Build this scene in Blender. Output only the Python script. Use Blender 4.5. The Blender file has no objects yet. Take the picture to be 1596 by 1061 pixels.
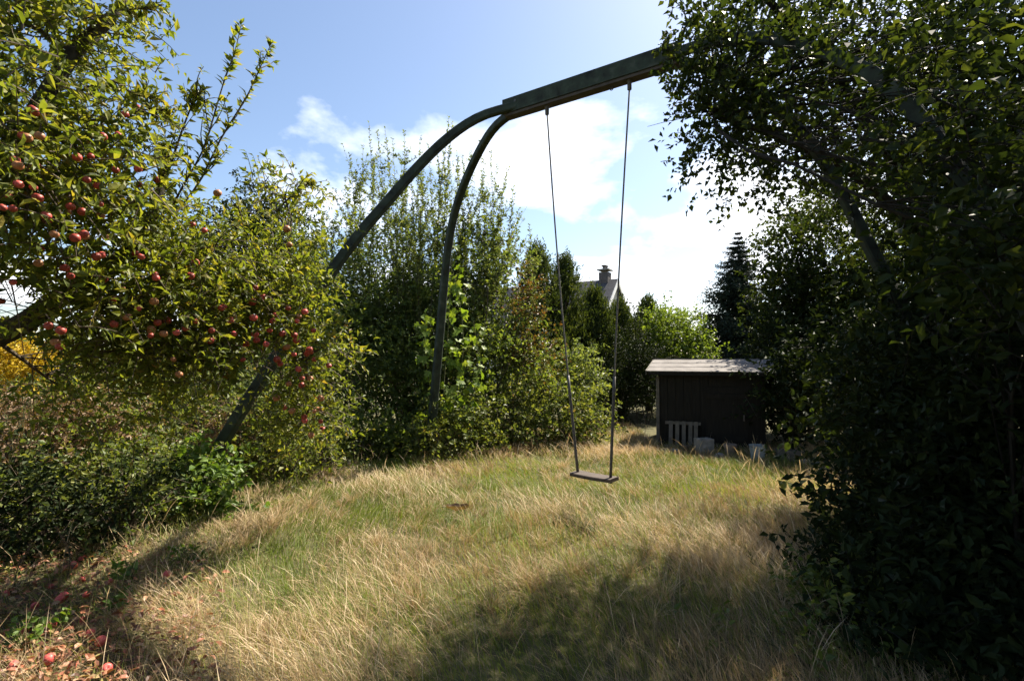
import bpy, math
import numpy as np
from mathutils import Matrix, Vector

# ------------------------------------------------------------------ camera, sky, sun
scene = bpy.context.scene
C = scene.collection
EYE, F, HORIZON = 1.6, 798.0, 556.0
PITCH = math.atan((HORIZON - 530.5) / F)
cam_data = bpy.data.cameras.new('camera')
cam = bpy.data.objects.new('camera', cam_data)
C.objects.link(cam)
cam.location = (0, 0, EYE)
cam.rotation_euler = (math.pi / 2 + PITCH, 0, 0)
cam_data.sensor_width = 36
cam_data.lens = F / 1596 * 36
cam_data.clip_start = 0.05
cam_data.clip_end = 3000
scene.camera = cam

SUN_AZ, SUN_EL = math.radians(45), math.radians(51)      # azimuth to the right of the view
SUN_DIR = Vector((math.sin(SUN_AZ) * math.cos(SUN_EL), math.cos(SUN_AZ) * math.cos(SUN_EL), math.sin(SUN_EL)))
sun_data = bpy.data.lights.new('sun', 'SUN')
sun_data.energy = 5.0
sun_data.angle = math.radians(0.55)
sun_data.color = (1.0, 0.91, 0.76)
sun = bpy.data.objects.new('sun', sun_data)
C.objects.link(sun)
sun.rotation_euler = SUN_DIR.to_track_quat('Z', 'Y').to_euler()
sun.location = (20, 30, 40)

world = bpy.data.worlds.new('World')
scene.world = world
world.use_nodes = True
wt = world.node_tree
wt.nodes.clear()


def wn(kind, **kw):
    n = wt.nodes.new(kind)
    for k, v in kw.items():
        setattr(n, k, v)
    return n


def wmath(op, a, b=None, clamp=False):
    n = wn('ShaderNodeMath', operation=op, use_clamp=clamp)
    for i, v in enumerate((a, b)):
        if v is None:
            continue
        if isinstance(v, (int, float)):
            n.inputs[i].default_value = v
        else:
            wt.links.new(v, n.inputs[i])
    return n.outputs[0]


SKY_STRENGTH = 0.066
sky = wn('ShaderNodeTexSky', sky_type='NISHITA')
sky.sun_disc = False
sky.sun_elevation = SUN_EL
sky.sun_rotation = SUN_AZ
sky.altitude = 50
sky.air_density = 1.0
sky.dust_density = 1.0
sky.ozone_density = 1.0
tc = wn('ShaderNodeTexCoord')
sep = wn('ShaderNodeSeparateXYZ')
wt.links.new(tc.outputs['Generated'], sep.inputs[0])
zc = wmath('ADD', wmath('MAXIMUM', sep.outputs[2], 0.0), 0.22)
comb = wn('ShaderNodeCombineXYZ')
wt.links.new(wmath('DIVIDE', sep.outputs[0], zc), comb.inputs[0])
wt.links.new(wmath('DIVIDE', sep.outputs[1], zc), comb.inputs[1])
noi = wn('ShaderNodeTexNoise')
noi.inputs['Scale'].default_value = 1.35
noi.inputs['Detail'].default_value = 7
noi.inputs['Roughness'].default_value = 0.55
noi.inputs['Distortion'].default_value = 0.15
cmap = wn('ShaderNodeMapping')
cmap.inputs['Location'].default_value = (-5.1, 7.7, 0.0)
wt.links.new(comb.outputs[0], cmap.inputs[0])
wt.links.new(cmap.outputs[0], noi.inputs['Vector'])
# cumulus banks low over the horizon, the sky overhead mostly clear
low = wmath('SUBTRACT', 0.44, sep.outputs[2])
cover = wmath('MULTIPLY_ADD', low, 0.62)
wt.nodes[-1].inputs[2].default_value = -0.10
cover = wmath('MINIMUM', cover, 0.02)
cr = wn('ShaderNodeValToRGB')
cr.color_ramp.elements[0].position = 0.47
cr.color_ramp.elements[1].position = 0.62
wt.links.new(wmath('ADD', noi.outputs[0], cover), cr.inputs[0])
mixc = wn('ShaderNodeMixRGB')
mixc.inputs[2].default_value = (9.6, 9.7, 10.0, 1)
above = wmath('MULTIPLY', sep.outputs[2], 12.0, True)
wt.links.new(wmath('MULTIPLY', wmath('MULTIPLY', cr.outputs[0], above), 0.9), mixc.inputs[0])
wt.links.new(sky.outputs[0], mixc.inputs[1])
bg = wn('ShaderNodeBackground')
bg.inputs[1].default_value = SKY_STRENGTH
wt.links.new(mixc.outputs[0], bg.inputs[0])
wo = wn('ShaderNodeOutputWorld')
wt.links.new(bg.outputs[0], wo.inputs[0])

scene.view_settings.view_transform = 'Standard'
scene.view_settings.look = 'None'
scene.view_settings.exposure = 1.65
scene.view_settings.gamma = 1.0
scene.view_settings.use_curve_mapping = False
scene.render.engine = 'CYCLES'
scene.cycles.use_denoising = True
scene.cycles.max_bounces = 8
scene.cycles.diffuse_bounces = 4
scene.cycles.transmission_bounces = 5
scene.cycles.use_adaptive_sampling = True
scene.cycles.adaptive_threshold = 0.02


# ------------------------------------------------------------------ helpers
def ray_at(px, py, d):
    """world point seen at photo pixel (px, py) at ground distance d (along Y)"""
    a, b = (px - 798.0) / F, (530.5 - py) / F
    cp, sp = math.cos(PITCH), math.sin(PITCH)
    v = np.array([a, cp - b * sp, sp + b * cp])
    return np.array([0, 0, EYE]) + v * (d / v[1])


def unit(v):
    return v / np.maximum(np.linalg.norm(v, axis=-1, keepdims=True), 1e-9)


def wob(p, s, seed=0.0):
    """cheap smooth noise in -1..1"""
    x, y, z = p[..., 0] * s + seed, p[..., 1] * s + seed * 1.7, p[..., 2] * s - seed
    return (np.sin(1.7 * x + 1.3 * np.sin(1.1 * y + z)) + np.sin(1.9 * y + 1.2 * np.sin(1.3 * z - x)) +
            np.sin(2.1 * z + 1.4 * np.sin(0.9 * x + 1.2 * y))) / 3


def ground_z(x, y):
    p = np.stack([np.asarray(x, float), np.asarray(y, float), np.zeros_like(np.asarray(x, float))], -1)
    near = np.clip(1.5 - np.hypot(p[..., 0], p[..., 1] - 6) / 25, 0, 1)
    return (0.035 * wob(p, 1.1, 3.0) + 0.025 * wob(p, 2.9, 8.0)) * near


class MB:
    """collects triangles for ONE mesh"""
    def __init__(self):
        self.v, self.t, self.a, self.m, self.n = [], [], [], [], 0

    def add(self, v, t, a=0.5, m=0):
        v = np.asarray(v, float).reshape(-1, 3)
        t = np.asarray(t, int).reshape(-1, 3)
        self.v.append(v)
        self.t.append(t + self.n)
        self.a.append(np.broadcast_to(np.asarray(a, float), (len(v),)).copy())
        self.m.append(np.full(len(t), m))
        self.n += len(v)
        return self

    def box(self, c, half, R=None, m=0):
        s = np.array([[i, j, k] for i in (-1, 1) for j in (-1, 1) for k in (-1, 1)], float) * np.asarray(half, float)
        if R is not None:
            s = s @ np.asarray(R).T
        q = [(0, 1, 3, 2), (4, 6, 7, 5), (0, 4, 5, 1), (2, 3, 7, 6), (0, 2, 6, 4), (1, 5, 7, 3)]
        t = [x for (a, b, c_, d) in q for x in ((a, b, c_), (a, c_, d))]
        return self.add(s + np.asarray(c, float), t, 0.5, m)

    def tubes(self, pts, rad, sides=5, a=0.5, m=0, squash=None):
        """pts (N,K,3), rad (N,K)"""
        pts = np.asarray(pts, float)
        if pts.ndim == 2:
            pts = pts[None]
        N, K = pts.shape[:2]
        rad = np.broadcast_to(np.asarray(rad, float), (N, K))
        tg = np.gradient(pts, axis=1)
        tg = unit(tg)
        ref = np.where(np.abs(tg[:, :1, 2:3]) > 0.8, np.array([1.0, 0.1, 0]), np.array([0, 0, 1.0]))
        s = unit(np.cross(tg, np.broadcast_to(ref, tg.shape)))
        u = np.cross(s, tg)
        ang = np.arange(sides) * 2 * math.pi / sides
        ca, sa = np.cos(ang), np.sin(ang)
        ring = (pts[:, :, None] + rad[:, :, None, None] *
                (s[:, :, None] * ca[None, None, :, None] + u[:, :, None] * sa[None, None, :, None]))
        idx = np.arange(N * K * sides).reshape(N, K, sides)
        i0, i1 = idx[:, :-1], idx[:, 1:]
        j0, j1 = np.roll(i0, -1, 2), np.roll(i1, -1, 2)
        t = np.concatenate([np.stack([i0, j0, j1], -1).reshape(-1, 3), np.stack([i0, j1, i1], -1).reshape(-1, 3)])
        aa = np.broadcast_to(np.asarray(a, float).reshape(-1, 1, 1), (N, K, sides)).reshape(-1)
        base = self.n
        self.add(ring, t, aa, m)
        cap = []
        for k in range(1, sides - 1):
            cap.append(np.stack([idx[:, 0, 0], idx[:, 0, k + 1], idx[:, 0, k]], -1))
            cap.append(np.stack([idx[:, -1, 0], idx[:, -1, k], idx[:, -1, k + 1]], -1))
        cap = np.concatenate(cap)
        self.t.append(cap + base)
        self.m.append(np.full(len(cap), m))
        return self

    def lathe(self, prof, c=(0, 0, 0), n=14, m=0, a=0.5):
        prof = np.asarray(prof, float)
        K = len(prof)
        ang = np.arange(n) * 2 * math.pi / n
        v = np.stack([prof[:, None, 0] * np.cos(ang), prof[:, None, 0] * np.sin(ang),
                      np.broadcast_to(prof[:, None, 1], (K, n))], -1).reshape(-1, 3) + np.asarray(c, float)
        idx = np.arange(K * n).reshape(K, n)
        i0, i1 = idx[:-1], idx[1:]
        j0, j1 = np.roll(i0, -1, 1), np.roll(i1, -1, 1)
        t = np.concatenate([np.stack([i0, j0, j1], -1).reshape(-1, 3), np.stack([i0, j1, i1], -1).reshape(-1, 3)])
        return self.add(v, t, a, m)

    def mesh(self, name, mats, base=(0, 0, 0), smooth=False):
        v = np.concatenate(self.v) - np.asarray(base, float)
        t = np.concatenate(self.t)
        me = bpy.data.meshes.new(name)
        me.vertices.add(len(v))
        me.vertices.foreach_set('co', v.astype(np.float32).ravel())
        me.loops.add(len(t) * 3)
        me.loops.foreach_set('vertex_index', t.astype(np.int32).ravel())
        me.polygons.add(len(t))
        me.polygons.foreach_set('loop_start', (np.arange(len(t)) * 3).astype(np.int32))
        me.polygons.foreach_set('material_index', np.concatenate(self.m).astype(np.int32))
        me.polygons.foreach_set('use_smooth', np.full(len(t), smooth))
        me.update(calc_edges=True)
        at = me.attributes.new('tone', 'FLOAT', 'POINT')
        at.data.foreach_set('value', np.concatenate(self.a).astype(np.float32))
        for mt in (mats if isinstance(mats, (list, tuple)) else [mats]):
            me.materials.append(mt)
        return me


def tag(o, label=None, cat=None, group=None, kind=None):
    for k, v in (('label', label), ('category', cat), ('group', group), ('kind', kind)):
        if v:
            o[k] = v
    return o


def thing(name, loc, label, cat, group=None, rz=0.0):
    o = bpy.data.objects.new(name, None)
    o.empty_display_size = 0.2
    o.location = [float(v) for v in loc]
    o.rotation_euler = (0, 0, rz)
    C.objects.link(o)
    return tag(o, label, cat, group)


def link_mesh(name, me, parent=None):
    o = bpy.data.objects.new(name, me)
    C.objects.link(o)
    if parent is not None:
        o.parent = parent
    return o


def part(name, mb, mats, parent, smooth=False, stuff=False, local=False, label=None):
    base = (0, 0, 0)
    if not local:
        p = parent
        base = np.zeros(3)
        while p is not None:
            base = base + np.array(p.location)
            p = p.parent
    o = link_mesh(name, mb.mesh(name, mats, base, smooth), parent)
    if stuff:
        o['kind'] = 'stuff'
    if label:
        o['label'] = label
    return o


# ------------------------------------------------------------------ materials
def mat(name):
    m = bpy.data.materials.new(name)
    m.use_nodes = True
    nt = m.node_tree
    nt.nodes.clear()
    return m, nt


def ramp(nt, fac, stops):
    r = nt.nodes.new('ShaderNodeValToRGB')
    e = r.color_ramp.elements
    while len(e) > 1:
        e.remove(e[-1])
    for i, (p, c) in enumerate(stops):
        x = e[0] if i == 0 else e.new(p)
        x.position = p
        x.color = (*c, 1)
    nt.links.new(fac, r.inputs[0])
    return r.outputs[0]


def leaf_mat(name, stops, trans=0.4, rough=0.5, spec=0.35, tcol=(1.25, 1.2, 0.45)):
    m, nt = mat(name)
    at = nt.nodes.new('ShaderNodeAttribute')
    at.attribute_name = 'tone'
    col = ramp(nt, at.outputs['Fac'], stops)
    pb = nt.nodes.new('ShaderNodeBsdfPrincipled')
    nt.links.new(col, pb.inputs['Base Color'])
    pb.inputs['Roughness'].default_value = rough
    pb.inputs['Specular IOR Level'].default_value = spec
    tr = nt.nodes.new('ShaderNodeBsdfTranslucent')
    mul = nt.nodes.new('ShaderNodeMixRGB')
    mul.blend_type = 'MULTIPLY'
    mul.inputs[0].default_value = 1
    mul.inputs[2].default_value = (*tcol, 1)
    nt.links.new(col, mul.inputs[1])
    nt.links.new(mul.outputs[0], tr.inputs[0])
    mx = nt.nodes.new('ShaderNodeMixShader')
    mx.inputs[0].default_value = trans
    nt.links.new(pb.outputs[0], mx.inputs[1])
    nt.links.new(tr.outputs[0], mx.inputs[2])
    out = nt.nodes.new('ShaderNodeOutputMaterial')
    nt.links.new(mx.outputs[0], out.inputs[0])
    return m


def rough_mat(name, stops, scale=8.0, rough=0.85, bump=0.4, detail=6, stretch=(1, 1, 1), spec=0.2, bdist=0.02, tone=0.0):
    """noise driven colour and relief in object space"""
    m, nt = mat(name)
    tcn = nt.nodes.new('ShaderNodeTexCoord')
    mp = nt.nodes.new('ShaderNodeMapping')
    mp.inputs['Scale'].default_value = stretch
    nt.links.new(tcn.outputs['Object'], mp.inputs[0])
    n = nt.nodes.new('ShaderNodeTexNoise')
    n.inputs['Scale'].default_value = scale
    n.inputs['Detail'].default_value = detail
    n.inputs['Roughness'].default_value = 0.62
    nt.links.new(mp.outputs[0], n.inputs['Vector'])
    fac = n.outputs[0]
    if tone:
        at = nt.nodes.new('ShaderNodeAttribute')
        at.attribute_name = 'tone'
        ad = nt.nodes.new('ShaderNodeMath')
        ad.operation = 'MULTIPLY_ADD'
        nt.links.new(at.outputs['Fac'], ad.inputs[0])
        ad.inputs[1].default_value = tone
        nt.links.new(n.outputs[0], ad.inputs[2])
        fac = ad.outputs[0]
    col = ramp(nt, fac, stops)
    pb = nt.nodes.new('ShaderNodeBsdfPrincipled')
    nt.links.new(col, pb.inputs['Base Color'])
    pb.inputs['Roughness'].default_value = rough
    pb.inputs['Specular IOR Level'].default_value = spec
    bp = nt.nodes.new('ShaderNodeBump')
    bp.inputs['Strength'].default_value = bump
    bp.inputs['Distance'].default_value = bdist
    nt.links.new(n.outputs[0], bp.inputs['Height'])
    nt.links.new(bp.outputs[0], pb.inputs['Normal'])
    out = nt.nodes.new('ShaderNodeOutputMaterial')
    nt.links.new(pb.outputs[0], out.inputs[0])
    return m


M = {}
M['apple_leaf'] = leaf_mat('apple_leaf', [(0, (.055, .075, .016)), (.35, (.11, .145, .022)), (.65, (.19, .21, .035)), (.88, (.27, .24, .045)), (1, (.26, .12, .035))], .54)
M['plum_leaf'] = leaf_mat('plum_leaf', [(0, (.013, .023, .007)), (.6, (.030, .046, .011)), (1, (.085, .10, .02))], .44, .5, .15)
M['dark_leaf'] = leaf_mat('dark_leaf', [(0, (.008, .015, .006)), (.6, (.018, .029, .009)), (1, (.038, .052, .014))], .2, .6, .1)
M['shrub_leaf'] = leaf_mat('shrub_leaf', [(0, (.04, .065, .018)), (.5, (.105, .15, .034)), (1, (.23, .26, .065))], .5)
M['willow_leaf'] = leaf_mat('willow_leaf', [(0, (.06, .09, .035)), (.5, (.125, .165, .058)), (1, (.22, .24, .095))], .48)
M['bramble_leaf'] = leaf_mat('bramble_leaf', [(0, (.04, .06, .018)), (.45, (.11, .145, .035)), (.85, (.23, .24, .065)), (1, (.25, .14, .055))], .45)
M['autumn_leaf'] = leaf_mat('autumn_leaf', [(0, (.05, .065, .016)), (.45, (.11, .12, .03)), (.7, (.16, .085, .03)), (1, (.15, .05, .028))], .36)
M['vine_leaf'] = leaf_mat('vine_leaf', [(0, (.09, .15, .02)), (.6, (.16, .24, .03)), (1, (.25, .30, .05))], .5)
M['nettle_leaf'] = leaf_mat('nettle_leaf', [(0, (.05, .09, .016)), (.6, (.10, .17, .025)), (1, (.17, .22, .04))], .4)
M['conifer_leaf'] = leaf_mat('conifer_leaf', [(0, (.022, .036, .012)), (.5, (.055, .080, .018)), (1, (.13, .15, .035))], .28, .6, .2)
M['spruce_leaf'] = leaf_mat('spruce_leaf', [(0, (.010, .020, .012)), (.6, (.022, .036, .020)), (1, (.042, .058, .03))], .1, .6, .2)
M['lime_leaf'] = leaf_mat('lime_leaf', [(0, (.07, .11, .018)), (.5, (.13, .19, .028)), (1, (.22, .27, .045))], .45)
M['golden'] = leaf_mat('golden', [(0, (.20, .17, .02)), (.5, (.48, .33, .02)), (1, (.62, .46, .04))], .3)
M['dead_brown'] = leaf_mat('dead_brown', [(0, (.09, .058, .035)), (.5, (.20, .13, .078)), (1, (.32, .225, .14))], .25)
M['litter'] = leaf_mat('litter', [(0, (.06, .032, .02)), (.35, (.17, .07, .038)), (.6, (.32, .115, .06)), (.85, (.36, .22, .13)), (1, (.22, .19, .05))], .2)
M['dry_grass'] = leaf_mat('dry_grass', [(0, (.20, .13, .065)), (.4, (.37, .265, .15)), (.75, (.50, .385, .235)), (1, (.64, .53, .37))], .3, .6, .25, (1.1, 1.0, .75))
M['green_grass'] = leaf_mat('green_grass', [(0, (.07, .105, .018)), (.5, (.15, .20, .035)), (.8, (.25, .26, .07)), (1, (.38, .32, .15))], .42, .5, .2)
M['bark'] = rough_mat('bark', [(.3, (.025, .022, .017)), (.55, (.06, .052, .04)), (.8, (.10, .095, .07))], 22, .9, .9, stretch=(1, 1, .35))
M['dark_bark'] = rough_mat('dark_bark', [(.3, (.012, .011, .009)), (.55, (.028, .025, .02)), (.8, (.05, .046, .036))], 22, .9, .9, stretch=(1, 1, .35), spec=.1)
M['twig'] = rough_mat('twig', [(.3, (.05, .038, .026)), (.7, (.11, .085, .06))], 30, .8, .3)
M['green_stem'] = rough_mat('green_stem', [(.3, (.06, .07, .025)), (.7, (.12, .12, .05))], 30, .7, .2)
M['timber'] = rough_mat('timber', [(.28, (.012, .015, .012)), (.42, (.030, .036, .028)), (.56, (.040, .054, .038)), (.75, (.085, .092, .075))], 7, .85, .6, detail=10, stretch=(1, 1, 1), bdist=.008)
M['timber_edge'] = rough_mat('timber_edge', [(.25, (.05, .043, .036)), (.75, (.10, .085, .072))], 14, .85, .35, bdist=.005)
M['rope'] = rough_mat('rope', [(.3, (.10, .095, .085)), (.7, (.20, .19, .165))], 90, .9, .6, bdist=.004)
M['dark_metal'] = rough_mat('dark_metal', [(.3, (.05, .05, .05)), (.7, (.11, .10, .095))], 40, .5, .2, spec=.5, bdist=.002)
M['seat_wood'] = rough_mat('seat_wood', [(.3, (.045, .036, .030)), (.7, (.10, .08, .068))], 18, .75, .4, stretch=(.3, 4, 1), bdist=.004)
M['shed_wood'] = rough_mat('shed_wood', [(.25, (.010, .0095, .008)), (.55, (.018, .017, .014)), (.8, (.03, .028, .022))], 7, .9, .5, stretch=(6, 6, .6), bdist=.006)
M['roof_felt'] = rough_mat('roof_felt', [(.25, (.10, .09, .085)), (.5, (.17, .158, .15)), (.75, (.24, .222, .212))], 5, .9, .5, bdist=.008)
M['pale_wood'] = rough_mat('pale_wood', [(.25, (.075, .068, .055)), (.75, (.17, .155, .13))], 12, .85, .3, bdist=.004)
M['slate'] = rough_mat('slate', [(.3, (.035, .036, .042)), (.7, (.07, .07, .08))], 6, .7, .3, spec=.3)
M['render_wall'] = rough_mat('render_wall', [(.3, (.42, .40, .36)), (.7, (.55, .53, .48))], 3, .9, .2)
M['chimney_stone'] = rough_mat('chimney_stone', [(.3, (.06, .055, .055)), (.7, (.12, .11, .11))], 8, .9, .4)
M['white_paint'] = rough_mat('white_paint', [(.3, (.62, .62, .60)), (.7, (.74, .74, .72))], 6, .6, .1)
M['zinc'] = rough_mat('zinc', [(.3, (.20, .23, .25)), (.7, (.32, .36, .38))], 10, .5, .2, spec=.5, bdist=.002)
M['clay'] = rough_mat('clay', [(.3, (.19, .15, .12)), (.7, (.30, .24, .19))], 14, .9, .4, bdist=.004)
M['concrete'] = rough_mat('concrete', [(.3, (.17, .165, .15)), (.7, (.31, .30, .28))], 12, .95, .6, bdist=.006)
M['earth'] = rough_mat('earth', [(.3, (.045, .040, .020)), (.5, (.075, .072, .032)), (.72, (.13, .11, .055))], 5, .95, .9, bdist=.03)


def apple_material(name, a, b, c):
    m, nt = mat(name)
    tcn = nt.nodes.new('ShaderNodeTexCoord')
    oi = nt.nodes.new('ShaderNodeObjectInfo')
    ad = nt.nodes.new('ShaderNodeVectorMath')
    ad.operation = 'ADD'
    nt.links.new(tcn.outputs['Object'], ad.inputs[0])
    nt.links.new(oi.outputs['Random'], ad.inputs[1])
    mp = nt.nodes.new('ShaderNodeMapping')
    mp.inputs['Scale'].default_value = (26, 26, 8)
    nt.links.new(ad.outputs[0], mp.inputs[0])
    n = nt.nodes.new('ShaderNodeTexNoise')
    n.inputs['Scale'].default_value = 1.0
    n.inputs['Detail'].default_value = 5
    nt.links.new(mp.outputs[0], n.inputs['Vector'])
    col = ramp(nt, n.outputs[0], [(.30, a), (.50, b), (.66, c)])
    pb = nt.nodes.new('ShaderNodeBsdfPrincipled')
    nt.links.new(col, pb.inputs['Base Color'])
    pb.inputs['Roughness'].default_value = .48
    pb.inputs['Specular IOR Level'].default_value = .35
    out = nt.nodes.new('ShaderNodeOutputMaterial')
    nt.links.new(pb.outputs[0], out.inputs[0])
    return m


M['apple_red'] = apple_material('apple_red', (.20, .014, .016), (.30, .03, .028), (.38, .14, .06))
M['apple_blush'] = apple_material('apple_blush', (.32, .05, .04), (.36, .15, .07), (.36, .25, .09))
M['apple_pink'] = apple_material('apple_pink', (.42, .03, .04), (.52, .07, .07), (.52, .2, .12))

# ------------------------------------------------------------------ leaves and twigs
T_QUAD = (np.array([(0, 0, 0), (.45, .5, .16), (1, 0, -.06), (.45, -.5, .16)], float), np.array([(0, 2, 1), (0, 3, 2)]))
T_FOLD = (np.array([(0, 0, 0), (.28, .42, .10), (.66, .40, .06), (1, 0, -.22), (.66, -.40, .06), (.28, -.42, .10), (.30, 0, 0), (.68, 0, -.06)], float),
          np.array([(0, 6, 1), (1, 6, 7), (1, 7, 2), (2, 7, 3), (0, 5, 6), (5, 4, 7), (5, 7, 6), (4, 3, 7)]))
T_MID = (np.array([(0, 0, 0), (.42, .46, .12), (1, 0, -.16), (.42, -.46, .12), (.5, 0, 0)], float), np.array([(0, 4, 1), (1, 4, 2), (0, 3, 4), (3, 2, 4)]))
T_LOBE = (np.array([(0, 0, 0), (-.08, .34, .02), (.22, .56, .05), (.36, .30, .03), (.68, .44, .02), (.66, .16, 0), (1, 0, -.12),
                    (.66, -.16, 0), (.68, -.44, .02), (.36, -.30, .03), (.22, -.56, .05), (-.08, -.34, .02), (.35, 0, -.03)], float),
          np.array([(12, i + 1, i) for i in range(0, 11)] + [(12, 0, 11)]))


def frames(D, Nn):
    D = unit(D)
    Nn = unit(Nn - D * np.sum(D * Nn, -1, keepdims=True))
    return D, np.cross(Nn, D), Nn


def add_leaves(mb, lv, tmpl, width=.5, m=0):
    P, D, Nn, L, tone = lv
    if len(P) == 0:
        return
    D, S, Nn = frames(D, Nn)
    tv, tf = tmpl
    k = len(tv)
    v = (P[:, None] + L[:, None, None] * (tv[None, :, 0:1] * D[:, None] + width * 2 * tv[None, :, 1:2] * S[:, None] * .5 / .5 * .5
                                           + tv[None, :, 2:3] * Nn[:, None]))
    t = (tf[None] + (np.arange(len(P)) * k)[:, None, None]).reshape(-1, 3)
    mb.add(v, t, np.repeat(tone, k), m)


def ell(px, py, d, rx, ry, rd=None, w=None):
    """ellipsoid of foliage seen round pixel (px,py) at distance d; rx, ry in pixels there, rd in metres"""
    c = ray_at(px, py, d)
    k = d / F
    r = np.array([rx * k, rd if rd else .5 * (rx + ry) * k, ry * k])
    return (c, r, w if w else float(r[0] * r[2] + r[0] * r[1] + r[1] * r[2]))


def foliage(rng, ells, n_twigs, twig_len, per, leaf_len, up=.25, droop=.12, shell=.45, spread=.8, flat=.6, floor=.03, rough=.3, clump=1):
    """twigs spread through a set of ellipsoids, leaves set along each twig"""
    w = np.array([e[2] for e in ells])
    pick = rng.choice(len(ells), n_twigs, p=w / w.sum())
    c = np.array([e[0] for e in ells])[pick]
    r = np.array([e[1] for e in ells])[pick]
    u = unit(rng.normal(size=(n_twigs, 3)))
    lump = 1 + rough * wob(u, 2.6, 5.1 + 0) + rough * .6 * wob(c + u * r, 3.1, 1.3)
    rad = rng.random(n_twigs) ** shell * lump
    p0 = c + u * r * rad[:, None]
    ttone = rng.random(n_twigs)
    if clump > 1:            # twigs gather in sprays with gaps between them
        boss = (np.arange(n_twigs) // clump) * clump
        same = pick[boss]
        p0 = p0[boss] + rng.normal(size=(n_twigs, 3)) * (twig_len * .5 * (1 + r[boss] * .25))
        ttone = .5 * ttone + .5 * ttone[boss]
        pick, u = same, unit(u[boss] + rng.normal(size=(n_twigs, 3)) * .5)
    p0[:, 2] = np.maximum(p0[:, 2], floor)
    d0 = unit(u * np.array([1, 1, .8]) + rng.normal(size=(n_twigs, 3)) * spread + np.array([0, 0, up * 2]))
    ln = twig_len * (.6 + .8 * rng.random(n_twigs))
    K = 4
    t = np.linspace(0, 1, K)
    tw = p0[:, None] + d0[:, None] * (ln[:, None] * t)[..., None]
    tw[..., 2] -= droop * ln[:, None] * t ** 2
    tw[..., 2] = np.maximum(tw[..., 2], floor)
    # leaves
    j = np.tile(np.arange(per), n_twigs)
    ti = np.repeat(np.arange(n_twigs), per)
    s = np.clip((j + .6 + rng.random(len(j)) * .5) / per, 0, 1)
    P = p0[ti] + d0[ti] * (ln[ti] * s)[:, None]
    P[:, 2] -= droop * ln[ti] * s ** 2
    P[:, 2] = np.maximum(P[:, 2], floor)
    side = unit(np.cross(d0[ti], rng.normal(size=(len(j), 3))))
    D = unit(d0[ti] * .55 + side * .9 + np.array([0, 0, -.12]))
    Nn = unit(np.array([0, 0, flat]) + rng.normal(size=(len(j), 3)) * .55)
    L = leaf_len * (.55 + .75 * rng.random(len(j)))
    tone = np.clip(.55 * rng.random(len(j)) + .45 * ttone[ti], 0, 1)
    return tw, (P, D, Nn, L, tone), pick


def branch(a, b, rng, k=6, bow=.12):
    a, b = np.asarray(a, float), np.asarray(b, float)
    t = np.linspace(0, 1, k)[:, None]
    ln = np.linalg.norm(b - a)
    off = rng.normal(size=3) * bow * ln
    off[2] += bow * ln * .8
    return a + (b - a) * t + off * (4 * t * (1 - t)) * .6 + rng.normal(size=(k, 3)) * ln * .012 * (t * (1 - t) * 4)


def scaffold(mb, root_pts, ells, tw, pick, rng, r0=.03, spurs=8):
    """branches from the nearest point of a limb to each ellipsoid, spurs on to some twigs"""
    root_pts = np.asarray(root_pts, float)
    for i, e in enumerate(ells):
        a = root_pts[np.argmin(np.linalg.norm(root_pts - e[0], axis=1))]
        pts = branch(a, e[0], rng)
        mb.tubes(pts, np.linspace(r0, r0 * .4, len(pts)), 6)
        sel = np.where(pick == i)[0][:spurs]
        if len(sel):
            st = pts[rng.integers(2, len(pts), len(sel))]
            en = tw[sel, 0]
            q = np.stack([branch(s_, e_, rng, 5, .1) for s_, e_ in zip(st, en)])
            mb.tubes(q, np.linspace(r0 * .34, r0 * .12, 5)[None], 4)


def seen(P):
    """distance-ordered mask of points inside the picture"""
    cp, sp = math.cos(PITCH), math.sin(PITCH)
    dz = P[:, 2] - EYE
    w = P[:, 1] * cp + dz * sp
    b = -P[:, 1] * sp + dz * cp
    return (w > .5) & (np.abs(P[:, 0]) < w) & (np.abs(b) < w * .665), w


def to_px(P):
    cp, sp = math.cos(PITCH), math.sin(PITCH)
    dz = P[:, 2] - EYE
    w = np.maximum(P[:, 1] * cp + dz * sp, .1)
    b = -P[:, 1] * sp + dz * cp
    return 798 + F * P[:, 0] / w, 530.5 - F * b / w


LEAF_MESH = {}


def leaf_parts(parent, lv, n, tmpl_name, tmpl, width, material, name='leaf'):
    """the n leaves that show largest become objects; returns the others"""
    P, D, Nn, L, tone = lv
    ok, w = seen(P)
    score = np.where(ok, L / w, 0)
    order = np.argsort(-score)
    take = order[:n]
    rest = order[n:]
    Du, Su, Nu = frames(D, Nn)
    base = np.array(parent.location)
    for i in take:
        q = int(min(4, tone[i] * 5))
        key = (tmpl_name, material.name, q)
        if key not in LEAF_MESH:
            mb = MB()
            mb.add(tmpl[0] * np.array([1, width, 1]), tmpl[1], (q + .5) / 5)
            LEAF_MESH[key] = mb.mesh('leaf_blade', material)
        o = link_mesh(name, LEAF_MESH[key], parent)
        m = Matrix.Identity(4)
        for r_ in range(3):
            m[r_][0], m[r_][1], m[r_][2], m[r_][3] = Du[i, r_] * L[i], Su[i, r_] * L[i], Nu[i, r_] * L[i], P[i, r_] - base[r_]
        o.matrix_basis = m
    return tuple(x[rest] for x in lv)


def pick_leaves(lv, mask):
    return tuple(x[mask] for x in lv)


def join(*lvs):
    return tuple(np.concatenate(x) for x in zip(*lvs))


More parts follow.
